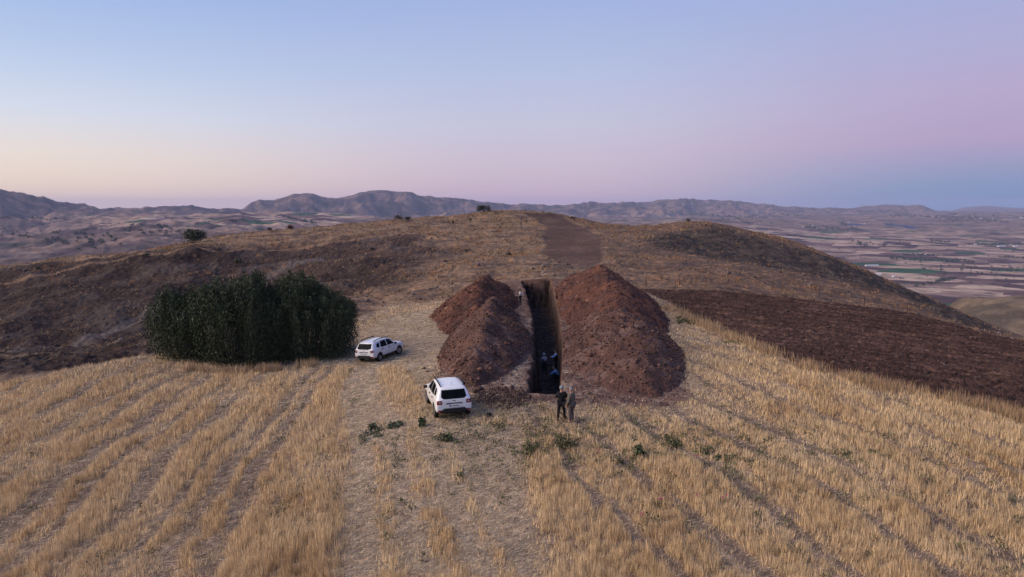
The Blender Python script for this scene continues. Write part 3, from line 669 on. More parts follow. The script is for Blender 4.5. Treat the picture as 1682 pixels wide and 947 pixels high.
# tall wisps along the ploughed edge and round the bush foot
EDGE = GP([(1095,505),(1150,530),(1185,548),(1250,576),(1350,612),(1450,637),(1560,657),(1630,672),(1700,695)])
NE = 16000; t = RNG.uniform(0, len(EDGE)-1.001, NE); i = t.astype(int); fr = t-i; E = np.array(EDGE)
X = E[i, 0]*(1-fr)+E[i+1, 0]*fr+RNG.normal(0, .45, NE); Y = E[i, 1]*(1-fr)+E[i+1, 1]*fr-.4+RNG.normal(0, .45, NE)
keep = RNG.random(NE) < np.clip(.45+1.5*fbm(X, Y, 2.5, 3, 312), .03, 1); X, Y = X[keep], Y[keep]; n1 = len(X)
BF = GP([(300,606),(360,612),(420,611),(470,606),(520,600)]); B = np.array(BF); t = RNG.uniform(0, len(B)-1.001, 2600); i = t.astype(int); fr = t-i
X2 = B[i, 0]*(1-fr)+B[i+1, 0]*fr+RNG.normal(0, .3, 2600); Y2 = B[i, 1]*(1-fr)+B[i+1, 1]*fr-.1+RNG.normal(0, .3, 2600)
keep = RNG.random(2600) < np.clip(.4+1.8*fbm(X2, Y2, 1.6, 3, 313), .03, 1); X = np.concatenate([X, X2[keep]]); Y = np.concatenate([Y, Y2[keep]]); n = len(X)
blades('tall_grass', X, Y, ground_z(X, Y), RNG.uniform(.3, .85, n), .0009*Y*RNG.uniform(.5, 1.1, n), RNG.normal(0, .12, n), RNG.normal(0, .12, n), jit((.42,.29,.17), n, .3), M_STRAW, 'tall dry grass along the ploughed edge and the bush foot', 'dry grass')
# ------------------------------------------------------------------ leaves, shrubs, trees
def leafmesh(name, C, S, m, col, parent=None, up=.4, out=None):
    """diamond leaf clumps: centres C (n,3), size S (n)"""
    n = len(C); d = RNG.normal(0, 1, (n, 3)); d[:, 2] = np.abs(d[:, 2])+up
    if out is not None: d[:, :2] += out*1.2
    d /= np.linalg.norm(d, axis=1)[:, None]
    s = np.cross(d, RNG.normal(0, 1, (n, 3))); s /= np.linalg.norm(s, axis=1)[:, None]
    V = np.empty((n, 4, 3)); L = S[:, None]
    V[:, 0] = C-d*L*.5; V[:, 1] = C+s*L*.27; V[:, 2] = C+d*L*.5; V[:, 3] = C-s*L*.27
    return raw_mesh(name, V.reshape(-1, 3), np.arange(n*4).reshape(-1, 4), m, np.repeat(col, 4, 0), parent=parent)
M_LEAF = noise_mat('dark_foliage', (.05,.07,.04), .2, 2, .6, 0, 'albedo', spec=.35)
M_BARK = noise_mat('bark', (.10,.075,.06), .3, 9, .9, .5)
def empty(name, loc, rz=0):
    e = bpy.data.objects.new(name, None); COL.objects.link(e); e.location = loc; e.rotation_euler = (0, 0, rz); e.empty_display_size = .3; return e
def tube_arr(p, r, k=6):
    """tapered tube along points p with radii r -> V,F lists"""
    V, F = [], []
    for i, (q, rad) in enumerate(zip(p, r)):
        q = Vector(q); a = Vector(p[min(i+1, len(p)-1)])-Vector(p[max(i-1, 0)]); a.normalize()
        s = a.orthogonal().normalized(); t = a.cross(s)
        for j in range(k):
            w = 2*math.pi*j/k; V.append(q+(s*math.cos(w)+t*math.sin(w))*rad)
    for i in range(len(p)-1):
        for j in range(k):
            F.append((i*k+j, i*k+(j+1) % k, (i+1)*k+(j+1) % k, (i+1)*k+j))
    F.append(tuple(range(k))[::-1]); F.append(tuple(range((len(p)-1)*k, len(p)*k)))
    return V, F
class MB:
    def __init__(s): s.V, s.F, s.M = [], [], []
    def add(s, V, F, mi=0):
        b = len(s.V); s.V += [tuple(v) for v in V]; s.F += [tuple(i+b for i in f) for f in F]; s.M += [mi]*len(F); return s
    def tube(s, p, r, k=8, mi=0):
        r = r if isinstance(r, (list, tuple)) else [r]*len(p); return s.add(*tube_arr(p, r, k), mi)
    def box(s, c, d, mi=0, rot=None):
        V = [Vector((x*d[0]/2, y*d[1]/2, z*d[2]/2)) for x in (-1, 1) for y in (-1, 1) for z in (-1, 1)]
        if rot: V = [rot @ v for v in V]
        V = [v+Vector(c) for v in V]
        return s.add(V, [(0,1,3,2),(4,6,7,5),(0,4,5,1),(2,3,7,6),(0,2,6,4),(1,5,7,3)], mi)
    def disc(s, c, ax, r, th, k=24, mi=0, r2=None):
        a = Vector(ax).normalized(); return s.tube([Vector(c)-a*th/2, Vector(c)+a*th/2], [r, r2 if r2 else r], k, mi)
    def build(s, name, m, parent=None, smooth=False, bevel=0):
        me = bpy.data.meshes.new(name); me.from_pydata([tuple(v) for v in s.V], [], s.F); me.update()
        for mm in (m if isinstance(m, (list, tuple)) else [m]): me.materials.append(mm)
        me.polygons.foreach_set('material_index', s.M)
        if smooth: me.polygons.foreach_set('use_smooth', [True]*len(me.polygons))
        o = bpy.data.objects.new(name, me); COL.objects.link(o)
        if parent is not None: o.parent = parent
        if bevel:
            b = o.modifiers.new('bevel', 'BEVEL'); b.width = bevel; b.segments = 2; b.limit_method = 'ANGLE'
        return o
def big_bush(name, cx, cy, rx, ry, h, label, n_shoots, seed, group):
    z0 = gz(cx, cy); rt = empty(name, (cx, cy, z0)); tagp(rt, label, 'bush', group)
    g = np.random.default_rng(seed); C, S, cl, ou = [], [], [], []
    tr = MB()
    for s in range(n_shoots):
        a = g.uniform(0, 6.28); q = math.sqrt(g.random())
        ux, uy = q*math.cos(a), q*math.sin(a)
        H = h*(1-.40*q**3.2)*g.uniform(.88, 1.05)*(1+.07*math.sin(ux*6+seed)+.05*math.sin(uy*7+seed*2))
        bx, by = ux*rx, uy*ry; gzz = hz(cx+bx, cy+by)-z0
        k = int(230*H/6); t = g.random(k)**.7
        if q < .55: t = .45+.55*t
        rad = .42*(1-t)**.6+.12; aa = g.uniform(0, 6.28, k); rq = rad*np.sqrt(g.random(k))*1.15
        lean = .5*t*q
        px = bx+np.cos(a)*lean+np.cos(aa)*rq; py = by+np.sin(a)*lean+np.sin(aa)*rq; pz = gzz*(1-t*.5)+t*H
        C.append(np.stack([px, py, np.maximum(pz, gzz+.05)], 1)); S.append(g.uniform(.08, .18, k)); ou.append(np.stack([np.cos(aa), np.sin(aa)], 1))
        tone = g.uniform(.65, 1.35); hue = g.random()
        c0 = np.array([.032, .046, .023])*(1-hue*.5)+np.array([.048, .062, .028])*hue*.7
        cl.append(c0[None]*tone*g.uniform(.7, 1.35, (k, 1)))
        if s % 5 == 0: tr.tube([(bx*.55, by*.55, gz(cx+bx*.55, cy+by*.55)-z0-.15), (bx*.8, by*.8, H*.4), (bx, by, H*.85)], [.07, .045, .015], 5)
    C = np.concatenate(C); S = np.concatenate(S); cl = np.concatenate(cl); ou = np.concatenate(ou)
    leafmesh('crown', C, S, M_LEAF, cl, rt, 1.5, ou); tr.build('trunk', M_BARK, rt)
    return rt
def at(px, py): q = G(px, py); return q
bg_ = 'bushes of the dark green thicket'
def BP(px, Y): return ((px-841)/1137*Y, Y)
big_bush('bush', *BP(298, 54.2), 2.4, 2.2, 5.3, 'lower dark green bush at the left end of the big thicket', 260, 5, bg_)
big_bush('bush', *BP(388, 53.8), 3.4, 2.9, 6.5, 'broad dark green bush in the middle of the big thicket', 420, 6, bg_)
big_bush('bush', *BP(490, 55.6), 4.05, 3.1, 6.2, 'tallest dark green bush at the right end of the thicket, beside the far white car', 520, 8, bg_)

def small_tree(name, px, py, w_px, h_px, label, colr, Y=None, cat='bush', n=900, round_=True, grp=None, ls=.3, sink=0):
    q = G(px, py); x, y = q[0], q[1]
    if Y:  p = P(px, py, Y); x, y = p[0], p[1]
    z = gz(x, y)-sink; W = w_px/1137*y; H = h_px/1137*y
    rt = empty(name, (x, y, z)); tagp(rt, label, cat, grp)
    g = np.random.default_rng(int(px*7+py)); nl = 14
    C = []; 
    lob = [(g.uniform(-.5, .5)*W*.62, g.uniform(-.5, .5)*W*.6, H*g.uniform(.35, .78), g.uniform(.2, .36)*min(W, H*1.6)) for _ in range(nl)]
    tone = []
    for (lx, ly, lz, lr) in lob:
        k = n//nl; d = g.normal(0, 1, (k, 3)); d /= np.linalg.norm(d, axis=1)[:, None]; rr = lr*g.random(k)**.4
        c = np.array([lx, ly, lz])+d*rr[:, None]*np.array([1, 1, .85]); c[:, 2] = np.clip(c[:, 2], .05*H, H*1.02); C.append(c); tone += [g.uniform(.7, 1.3)]*k
    C = np.concatenate(C); tone = np.array(tone)[:, None]
    leafmesh('crown', C, g.uniform(.7, 1.3, len(C))*ls, M_LEAF, np.array(colr)[None]*tone*g.uniform(.7, 1.3, (len(C), 1)), rt)
    t = MB()
    t.tube([(0, 0, -.2), (.04*W, 0, H*.25), (.0, .02*W, H*.5)], [max(.03, .04*H), .03*H, .015*H], 6)
    for a in range(4):
        t.tube([(0, 0, H*.2), (math.cos(a*1.6)*W*.2, math.sin(a*1.6)*W*.2, H*.6)], [.022*H, .008*H], 5)
    t.build('trunk', M_BARK, rt); return rt
DG = (.045,.058,.035); BR = (.085,.06,.045); OL = (.10,.09,.045)
small_tree('tree', 320, 399, 36, 23, 'round dark green tree alone on the left crest of the hill', DG, cat='tree', n=2600, ls=.42)
small_tree('bush', 365, 391, 9, 8, 'small sparse olive bush on the crest right of the round tree', OL, n=260, ls=.3)
small_tree('bush', 443, 383, 9, 6, 'small brown scrub on the crest, between the round tree and the reddish bush', BR, n=220, ls=.3)
small_tree('bush', 478, 379, 11, 8, 'rounded reddish brown bush on the crest with valley fields behind', (.085,.05,.045), n=320, ls=.3)
small_tree('bush', 655, 363, 16, 9, 'brown bush on the crest below the highest mountain', BR, n=420, ls=.3)
small_tree('bush', 670, 364, 14, 7, 'grey brown bush right beside the brown bush on the crest', (.07,.06,.05), n=320, ls=.3)
small_tree('bush', 794, 350, 27, 12, 'wide flat-topped dark bush on the summit of the knoll', (.05,.052,.04), n=900, ls=.34)
small_tree('bush', 1130, 364, 9, 5, 'small brown bush on top of the right hill', BR, n=200, ls=.3)
small_tree('bush', 941, 362, 12, 6, 'low brown scrub on the crest right of the bare dirt road', BR, n=260, ls=.3)
small_tree('bush', 744, 364, 5, 7, 'slender green bush high on the knoll, nearer the summit', OL, n=150, ls=.25)
small_tree('bush', 773, 361, 5, 7, 'slender green bush just below the flat-topped summit bush', OL, n=150, ls=.25)
small_tree('bush', 391, 426, 16, 6, 'low green bush in the middle of the dark left slope', (.05,.065,.035), n=300, ls=.3)
small_tree('bush', 612, 409, 8, 4, 'tiny dark bush on the grey patch of the knoll, left of the others', (.035,.035,.03), n=140, ls=.25)
small_tree('bush', 767, 410, 10, 5, 'dark bush amid the orange grass above the trench', (.05,.05,.035), n=200, ls=.25)
small_tree('bush', 242, 427, 8, 4, 'tiny bright green bush high on the left slope', (.06,.085,.03), n=140, ls=.25)
small_tree('bush', 63, 447, 7, 8, 'small dark upright bush near the left end of the slope', (.04,.05,.03), n=160, ls=.25)

# green weeds in the stubble
M_WEED = noise_mat('weed_leaf', (.06,.09,.04), .2, 8, .6, 0, 'albedo', spec=.3)
WC = [(.070,.088,.042), (.068,.086,.048), (.100,.100,.048)]
def weed_pts(x, y, r, h, n, g):
    m = max(3, int(4+r*9)); sc_ = g.integers(0, m, n); ca = g.uniform(0, 6.28, m); cq = g.random(m)**.7*r*1.15; cr_ = g.uniform(.15, .5, m)*min(r, .55)+.05
    X_ = (np.cos(ca)*cq)[sc_]+g.normal(0, .6, n)*cr_[sc_]; Y_ = (np.sin(ca)*cq*1.3)[sc_]+g.normal(0, .6, n)*cr_[sc_]; q = np.hypot(X_, Y_); a = np.arctan2(Y_, X_)
    C = np.stack([x+q*np.cos(a), y+q*np.sin(a), np.zeros(n)], 1)
    C[:, 2] = ground_z(C[:, 0], C[:, 1])+g.random(n)*h*(g.uniform(.35, 1, m)[sc_]); return C
BIGW = [(1050,752,24,30,'dense dark green weed clump standing tallest in the stubble', 0), (735,722,16,16,'green weed clump just behind the near parked car', 0),
        (880,742,36,20,'broad yellowish green weed patch in front of the two standing men', 2), (932,738,26,30,'green weed clump at the right of the broad patch before the two men', 2),
        (605,716,34,6,'flat bright weed patch in the wheel track on the left', 1), (612,704,9,12,'upright little weed above the flat patch in the track', 1),
        (647,699,18,7,'low grey green weed between the track and the near car', 1), (1160,743,20,9,'low dark green weed right of the dense clump', 0),
        (1195,757,24,10,'dark green weed lying lower right of the low dark one', 0), (1100,728,28,14,'loose green weed patch between the dense clump and the low dark weeds', 2),
        (1130,530,40,9,'yellowish weed patch in the dry grass where the ploughed field begins', 2), (1205,563,24,7,'weed patch on the ploughed edge lower right of the yellowish one', 2),
        (1395,752,20,11,'isolated weed in the right stubble', 0), (1440,748,14,8,'small weed right of the isolated one in the stubble', 0), (690,700,10,20,'narrow weed in the straw left of the near car wheel', 0),
        (1012,760,12,10,'small yellowish weed left below the dense clump', 2)]
for (px, py, wp, hp, lb, ci) in BIGW:
    q = G(px, py); x, y = q[0], q[1]; g = np.random.default_rng(int(px+py)); W = wp/1137*y*.58; Hh = min(hp/1137*y*.8, .75)
    n = int(200+1300*W*max(Hh, .3)); C = weed_pts(x, y+W*.3, W if px != 1050 else W*.5, Hh, n, g)
    o = leafmesh('weed', C, g.uniform(.07, .17, n), M_WEED, np.array(WC[ci])[None]*g.uniform(.6, 1.4, (n, 1)), None, .6)
    if px == 1050: tagp(o, lb, 'weed')
    else: o.name = 'weed_patch'; tagp(o, lb, 'weeds', kind='stuff')
g = np.random.default_rng(77); C, S = [], []
for _ in range(3600):
    Y_ = math.exp(g.uniform(math.log(18), math.log(60))); X_ = g.uniform(-.78, .78)*Y_
    dens = 1.3*math.exp(-((X_-3)/7)**2-((Y_-30.5)/3.5)**2)+.30*math.exp(-((X_-16)/9)**2-((Y_-30)/6)**2)+.03
    if g.random() > dens*.95: continue
    if float(sdf(np.array([X_]), np.array([Y_]), FIELD)[0]) > -.5 or float(sdf(np.array([X_]), np.array([Y_]), DIRT)[0]) < .3: continue
    r = g.uniform(.08, .42); k = int(15+100*r); C.append(weed_pts(X_, Y_, r, g.uniform(.2, .5), k, g)); S.append(g.uniform(.05, .12, k))
C = np.concatenate(C); S = np.concatenate(S); n = len(C)
o = leafmesh('low_weeds', C, S, M_WEED, np.array(WC[0])[None]*g.uniform(.6, 1.7, (n, 1))*np.array([1.15, 1, .9]), None, .6); tagp(o, 'small green weeds sprouting through the stubble', 'weeds', kind='stuff')
# magenta thistle flowers
M_MAG = mat('magenta_petal', (.42,.02,.13), .6)
for i, (px, py, lb) in enumerate([(984,752,'magenta flower left of the dense green clump'), (1083,832,'pair of magenta blooms in the middle of the right stubble'), (1145,761,'magenta flower just below the low dark weeds'),
                    (1148,826,'magenta flower at the edge of the dark wheel line'), (1190,828,'rightmost pale magenta flower in the stubble'), (1053,858,'lowest magenta flower in the near stubble')]):
    q = G(px, py); z = gz(q[0], q[1]); e = empty('flower', (q[0], q[1], z)); tagp(e, lb, 'flower', 'magenta flowers in the stubble')
    g = np.random.default_rng(i)
    for k in range(3 if i == 1 else 2):
        b = MB(); st = MB()
        ox, oy, oh = g.uniform(-.08, .08), g.uniform(-.08, .08), g.uniform(.22, .36); st.tube([(0, 0, -.03), (ox, oy, oh)], [.006, .004], 5)
        for j in range(9):
            a = j*2.4; v = Vector((math.cos(a)*.05, math.sin(a)*.05, .03)); s = Vector((-math.sin(a), math.cos(a), 0))*.018; c = Vector((ox, oy, oh))
            b.add([c-s*.4, c+v*.6-s, c+v, c+v*.6+s, c+s*.4], [(0, 1, 2, 3, 4)])
        bl_ = b.build('bloom', M_MAG, e); st.build('stem', M_WEED, bl_)
# ------------------------------------------------------------------ cars
from mathutils.bvhtree import BVHTree
def evaluated(o):
    dg = bpy.context.evaluated_depsgraph_get(); dg.update()
    me = bpy.data.meshes.new_from_object(o.evaluated_get(dg)); return me
M_PAINT = noise_mat('white_car_paint', (.74,.75,.77), .04, 2.2, .28, 0, spec=.5)
M_PAINT.node_tree.nodes['Principled BSDF'].inputs['Coat Weight'].default_value = .5
M_GLASS = mat('dark_window_glass', (.006,.007,.009), .05, 0, .02)
M_BLACK = noise_mat('black_plastic', (.022,.023,.025), .2, 20, .6)
M_TYRE = noise_mat('tyre_rubber', (.018,.017,.016), .3, 20, .85)
M_RIM = mat('alloy_rim', (.42,.43,.45), .35, .8)
M_RED = mat('red_lamp_lens', (.16,.008,.010), .2, 0, .5); M_RED2 = mat('red_reflector', (.45,.02,.02), .3)
M_LAMPW = mat('pale_lamp_lens', (.5,.36,.38), .2); M_PLATE = mat('number_plate_white', (.72,.72,.72), .5); M_BLUE = mat('plate_blue', (.02,.07,.38), .5); M_DARKMARK = mat('plate_marks', (.03,.03,.035), .6)
def make_car():
    T = [(-2.16,.42,.60,.79,.79,.95,.71,1.07),(-2.11,.37,.72,.87,.86,1.0,.75,1.12),(-1.98,.34,.78,.90,.885,1.02,.745,1.31),(-1.84,.32,.80,.90,.89,1.03,.705,1.51),(-1.68,.30,.80,.90,.89,1.03,.675,1.60),
         (-1.2,.28,.80,.90,.89,1.04,.675,1.635),(-.4,.28,.80,.895,.885,1.04,.67,1.65),(.3,.28,.80,.895,.885,1.03,.66,1.615),(.60,.28,.80,.895,.885,1.03,.68,1.43),(.86,.28,.80,.895,.885,1.02,.74,1.22),(1.06,.28,.80,.90,.88,1.01,.80,1.10),
         (1.5,.28,.79,.90,.87,.99,.77,1.06),(1.88,.30,.76,.88,.83,.93,.70,1.01),(2.07,.33,.68,.82,.77,.86,.62,.93),(2.16,.42,.5,.68,.64,.78,.50,.84)]
    V, F = [], []
    for (y, b, ws, wm, wb, zb, wr, zr) in T:
        h = [(0, b), (ws, b), (wm, .47), (wm+.005, .74), (wb, zb), (wr, zr-.075), (wr*.84, zr-.005), (0, zr+.02)]
        ring = h+[(-x, z) for x, z in h[-2:0:-1]]
        V += [(x, y, z) for x, z in ring]
    n = 14
    for i in range(len(T)-1):
        for j in range(n): F.append((i*n+j, i*n+(j+1) % n, (i+1)*n+(j+1) % n, (i+1)*n+j))
    F.append(tuple(range(n))[::-1]); F.append(tuple(range((len(T)-1)*n, len(T)*n)))
    me = bpy.data.meshes.new('body'); me.from_pydata(V, [], F); me.update(); sh = bpy.data.objects.new('body', me); COL.objects.link(sh)
    s = sh.modifiers.new('s', 'SUBSURF'); s.levels = 2; s.render_levels = 2
    full = evaluated(sh)
    cut = MB()
    for y in (-1.335, 1.335):
        for x in (-1, 1): cut.tube([(x*.60, y, .36), (x*1.1, y, .36)], .40, 28)
    cu = cut.build('cutter', M_BLACK)
    bo = sh.modifiers.new('b', 'BOOLEAN'); bo.object = cu; bo.operation = 'DIFFERENCE'; bo.solver = 'EXACT'
    body = evaluated(sh); bpy.data.objects.remove(sh); bpy.data.objects.remove(cu)
    body.materials.clear(); body.materials.append(M_PAINT); body.materials.append(M_BLACK)
    sm_ = []
    for p in body.polygons:
        c = p.center; dark = c.z < .40 or (abs(abs(c.y)-1.335) < .395 and c.z < .75 and abs(c.x) < .80 and abs(p.normal.x) < .98) or (abs(abs(c.x)-.60) < .01 and c.z < .77)
        p.material_index = 1 if dark else 0; sm_.append(not dark)
    body.polygons.foreach_set('use_smooth', sm_)
    bvh = BVHTree.FromPolygons([v.co.copy() for v in full.vertices], [tuple(p.vertices) for p in full.polygons])
    rt = empty('parked_car', (0, 0, 0))
    ob = bpy.data.objects.new('body', body); COL.objects.link(ob); ob.parent = rt
    def panel(name, poly, axis, sign, m, off=.006, th=0, parent=rt, rings=5, dens=6):
        """poly in the plane across `axis` ('x': (y,z), 'y': (x,z), 'z': (x,y)), thrown onto the shell from side `sign`"""
        b = []; k = len(poly)
        for i in range(k):
            p, q = poly[i], poly[(i+1) % k]
            for t in range(dens): b.append((p[0]+(q[0]-p[0])*t/dens, p[1]+(q[1]-p[1])*t/dens))
        c = (sum(p[0] for p in poly)/k, sum(p[1] for p in poly)/k)
        P2 = [c]+[(c[0]+(p[0]-c[0])*r/rings, c[1]+(p[1]-c[1])*r/rings) for r in range(1, rings+1) for p in b]; nb = len(b)
        def throw(p):
            if axis == 'x': o, d = Vector((sign*3, p[0], p[1])), Vector((-sign, 0, 0))
            elif axis == 'y': o, d = Vector((p[0], sign*4, p[1])), Vector((0, -sign, 0))
            else: o, d = Vector((p[0], p[1], 4)), Vector((0, 0, -1))
            h, nn, _, _ = bvh.ray_cast(o, d)
            if h is None: return None
            if nn.dot(d) > 0: nn = -nn
            return h+nn*off
        V3 = [throw(p) for p in P2]; g = [v is not None for v in V3]; V3 = [v or Vector((0, 0, .8)) for v in V3]
        F3 = [(0, 1+i, 1+(i+1) % nb) for i in range(nb)]
        for r in range(rings-1):
            for i in range(nb): F3.append((1+r*nb+i, 1+(r+1)*nb+i, 1+(r+1)*nb+(i+1) % nb, 1+r*nb+(i+1) % nb))
        F3 = [f for f in F3 if all(g[i] for i in f)]
        mb = MB(); mb.V = [tuple(v) for v in V3]; mb.F = F3; mb.M = [0]*len(F3)
        o = mb.build(name, m, parent, smooth=True)
        bm = bmesh.new(); bm.from_mesh(o.data); bmesh.ops.delete(bm, geom=[v for v in bm.verts if not v.link_faces], context='VERTS')
        bmesh.ops.recalc_face_normals(bm, faces=bm.faces)
        bm.to_mesh(o.data); bm.free()
        if th: s_ = o.modifiers.new('solid', 'SOLIDIFY'); s_.thickness = th; s_.offset = 0
        return o
    for sx in (-1, 1):
        fd = panel('door', [(.98,.46),(.86,1.0),(-.19,1.03),(-.19,.42),(.8,.42)], 'x', sx, M_PAINT, .004)
        rd = panel('door', [(-.215,.42),(-.215,1.03),(-1.12,1.03),(-1.08,.80),(-.92,.60),(-.84,.42)], 'x', sx, M_PAINT, .004)
        panel('window', [(.74,1.09),(.36,1.45),(.10,1.51),(-.17,1.53),(-.19,1.075)], 'x', sx, M_GLASS, .008)
        panel('window', [(-.27,1.075),(-.26,1.53),(-.62,1.53),(-.98,1.50),(-1.10,1.10)], 'x', sx, M_GLASS, .008)
        panel('window', [(-1.21,1.14),(-1.12,1.46),(-1.34,1.45),(-1.52,1.38),(-1.60,1.20),(-1.50,1.13)], 'x', sx, M_GLASS, .008)
        for yy, dd in ((-.02, fd), (-.93, rd)): MB().box((sx*.915, yy, .945), (.045, .19, .042)).build('handle', M_BLACK, dd, bevel=.008)
        mr_ = MB().box((sx*1.01, .70, 1.085), (.20, .12, .145)).build('wing_mirror', M_BLACK, rt, bevel=.03)
        rl = MB(); rl.tube([(sx*.575, .16, 1.60), (sx*.60, .04, 1.69), (sx*.60, -.6, 1.715), (sx*.60, -1.35, 1.70), (sx*.575, -1.62, 1.61)], [.028, .036, .036, .036, .028], 8); rl.build('roof_rail', M_BLACK, rt)
        tl = panel('tail_light', [(sx*.60,.84),(sx*.60,1.02),(sx*.845,1.02),(sx*.845,.84)], 'y', -1, M_RED, .014)
        panel('lamp_lens', [(sx*.66,.90),(sx*.66,.96),(sx*.76,.96),(sx*.76,.90)], 'y', -1, M_LAMPW, .018, 0, tl)
        panel('reflector', [(sx*.66,.475),(sx*.66,.525),(sx*.80,.525),(sx*.80,.475)], 'y', -1, M_RED2, .03)
        panel('headlight', [(sx*.40,.74),(sx*.40,.86),(sx*.66,.86),(sx*.66,.76)], 'y', 1, M_LAMPW, .010)
        panel('sill_trim', [(.94,.31),(.94,.42),(-.92,.42),(-.92,.31)], 'x', sx, M_BLACK, .010)
    panel('rear_bumper', [(-.86,.38),(-.80,.55),(-.60,.555),(-.52,.63),(.52,.63),(.60,.555),(.80,.55),(.86,.38)], 'y', -1, M_BLACK, .022, .01, dens=5)
    panel('front_bumper', [(-.78,.38),(-.70,.60),(.70,.60),(.78,.38)], 'y', 1, M_BLACK, .02)
    panel('grille', [(-.42,.72),(-.42,.82),(.42,.82),(.42,.72)], 'y', 1, M_BLACK, .012)
    panel('rear_window', [(-.63,1.16),(-.50,1.085),(.50,1.085),(.63,1.16),(.575,1.475),(-.575,1.475)], 'y', -1, M_GLASS, .010)
    panel('windscreen', [(-.68,1.14),(.68,1.14),(.58,1.55),(-.58,1.55)], 'y', 1, M_GLASS, .010)
    tg = panel('tailgate', [(-.585,.66),(-.60,1.05),(.60,1.05),(.585,.66)], 'y', -1, M_PAINT, .005)
    panel('trim_strip', [(-.44,.83),(-.36,.895),(.36,.895),(.44,.83),(0,.845)], 'y', -1, M_BLACK, .014, 0, tg)
    panel('badge', [(-.07,.975),(-.07,1.01),(.07,1.01),(.07,.975)], 'y', -1, M_DARKMARK, .012, 0, tg)
    pl = MB().box((0, -2.185, .755), (.50, .012, .11)).build('number_plate', M_PLATE, rt)
    MB().box((-.228, -2.193, .755), (.044, .006, .108)).build('plate_band', M_BLUE, pl)
    mk = MB()
    for x0 in (-.17, -.125, -.04, .0, .04, .10, .145, .19): mk.box((x0, -2.193, .755), (.024, .005, .060))
    mk.build('plate_print', M_DARKMARK, pl)
    MB().tube([(0, -1.42, 1.63), (0, -1.60, 1.83)], [.008, .004], 5).build('antenna', M_BLACK, rt)
    for y in (-1.335, 1.335):
        for sx in (-1, 1):
            w = empty('wheel', (sx*.79, y, .335)); w.parent = rt
            t = MB(); prof = [(.10, .20), (.11, .30), (.085, .335), (-.085, .335), (-.11, .30), (-.10, .20)]
            k = 32; V = []; 
            for j in range(k):
                a = 2*math.pi*j/k
                V += [(px_, math.cos(a)*r_, math.sin(a)*r_) for px_, r_ in prof]
            Fw = [(j*6+i, j*6+i+1, ((j+1) % k)*6+i+1, ((j+1) % k)*6+i) for j in range(k) for i in range(5)]
            t.add(V, Fw); t.build('tyre', M_TYRE, w, smooth=True)
            r_ = MB(); r_.disc((sx*.04, 0, 0), (1, 0, 0), .205, .02, 28)
            for a in range(5):
                an = a*2*math.pi/5; c = Vector((sx*.085, math.cos(an)*.11, math.sin(an)*.11)); r_.box(c, (.03, .20, .05), 0, Matrix.Rotation(an, 3, 'X'))
            r_.disc((sx*.09, 0, 0), (1, 0, 0), .045, .04, 16)
            V = []; 
            for j in range(28):
                a = 2*math.pi*j/28; V += [(sx*.10, math.cos(a)*.215, math.sin(a)*.215), (sx*.10, math.cos(a)*.185, math.sin(a)*.185), (sx*.05, math.cos(a)*.185, math.sin(a)*.185)]
            r_.add(V, [(j*3+i, j*3+i+1, ((j+1) % 28)*3+i+1, ((j+1) % 28)*3+i) for j in range(28) for i in range(2)])
            r_.build('rim', M_RIM, w)
    bpy.data.meshes.remove(full)
    return rt
def place(o, x, y, rz, lift=0.0):
    f = Vector((-math.sin(rz), math.cos(rz))); r = Vector((math.cos(rz), math.sin(rz)))
    q = lambda a, b: gz(x+f.x*a+r.x*b, y+f.y*a+r.y*b)
    zf = (q(1.33, .75)+q(1.33, -.75))/2; zb = (q(-1.33, .75)+q(-1.33, -.75))/2; zr = (q(1.33, .75)+q(-1.33, .75))/2; zl = (q(1.33, -.75)+q(-1.33, -.75))/2
    o.location = (x, y, (zf+zb)/2+lift); o.rotation_euler = (math.atan2(zf-zb, 2.66), -math.atan2(zr-zl, 1.5), rz)
def copy_tree(o, parent=None):
    c = o.copy(); COL.objects.link(c)
    if parent is not None: c.parent = parent
    for ch in list(o.children): copy_tree(ch, c)
    return c
car = make_car()
tagp(car, 'nearer white parked car, seen from behind, in front of the left soil heap', 'car', 'white cars parked on the field')
car2 = copy_tree(car); car2['label'] = 'farther white parked car beside the green thicket, its right side showing'
def car_at(o, px, Y, rz): place(o, (px-841)/1137*Y, Y, rz)
car_at(car, 732, 35.2, R(15)); car_at(car2, 622, 54.0, R(-24))
for w in [c for c in car2.children if c.name.startswith('wheel')]:
    if w.location.y > 0: w.rotation_euler = (0, 0, R(-16))

# ------------------------------------------------------------------ people
M_SKIN = noise_mat('skin', (.42,.22,.15), .1, 20, .6)
def skin(name, pts, edges, m, parent=None, root=0, sub=1):
    """pts: list of (x,y,z,r[,r2])"""
    me = bpy.data.meshes.new(name); me.from_pydata([p[:3] for p in pts], edges, []); me.update()
    o = bpy.data.objects.new(name, me); COL.objects.link(o)
    md = o.modifiers.new('skin', 'SKIN'); md.use_smooth_shade = True
    if not me.skin_vertices: raise RuntimeError('no skin layer')
    for i, p in enumerate(pts):
        sv = me.skin_vertices[0].data[i]; sv.radius = (p[3], p[4] if len(p) > 4 else p[3]); sv.use_root = (i == root)
    s = o.modifiers.new('s', 'SUBSURF'); s.levels = sub; s.render_levels = sub
    me2 = evaluated(o); o.modifiers.clear(); o.data = me2; me2.materials.clear(); me2.materials.append(m)
    if parent is not None: o.parent = parent
    return o
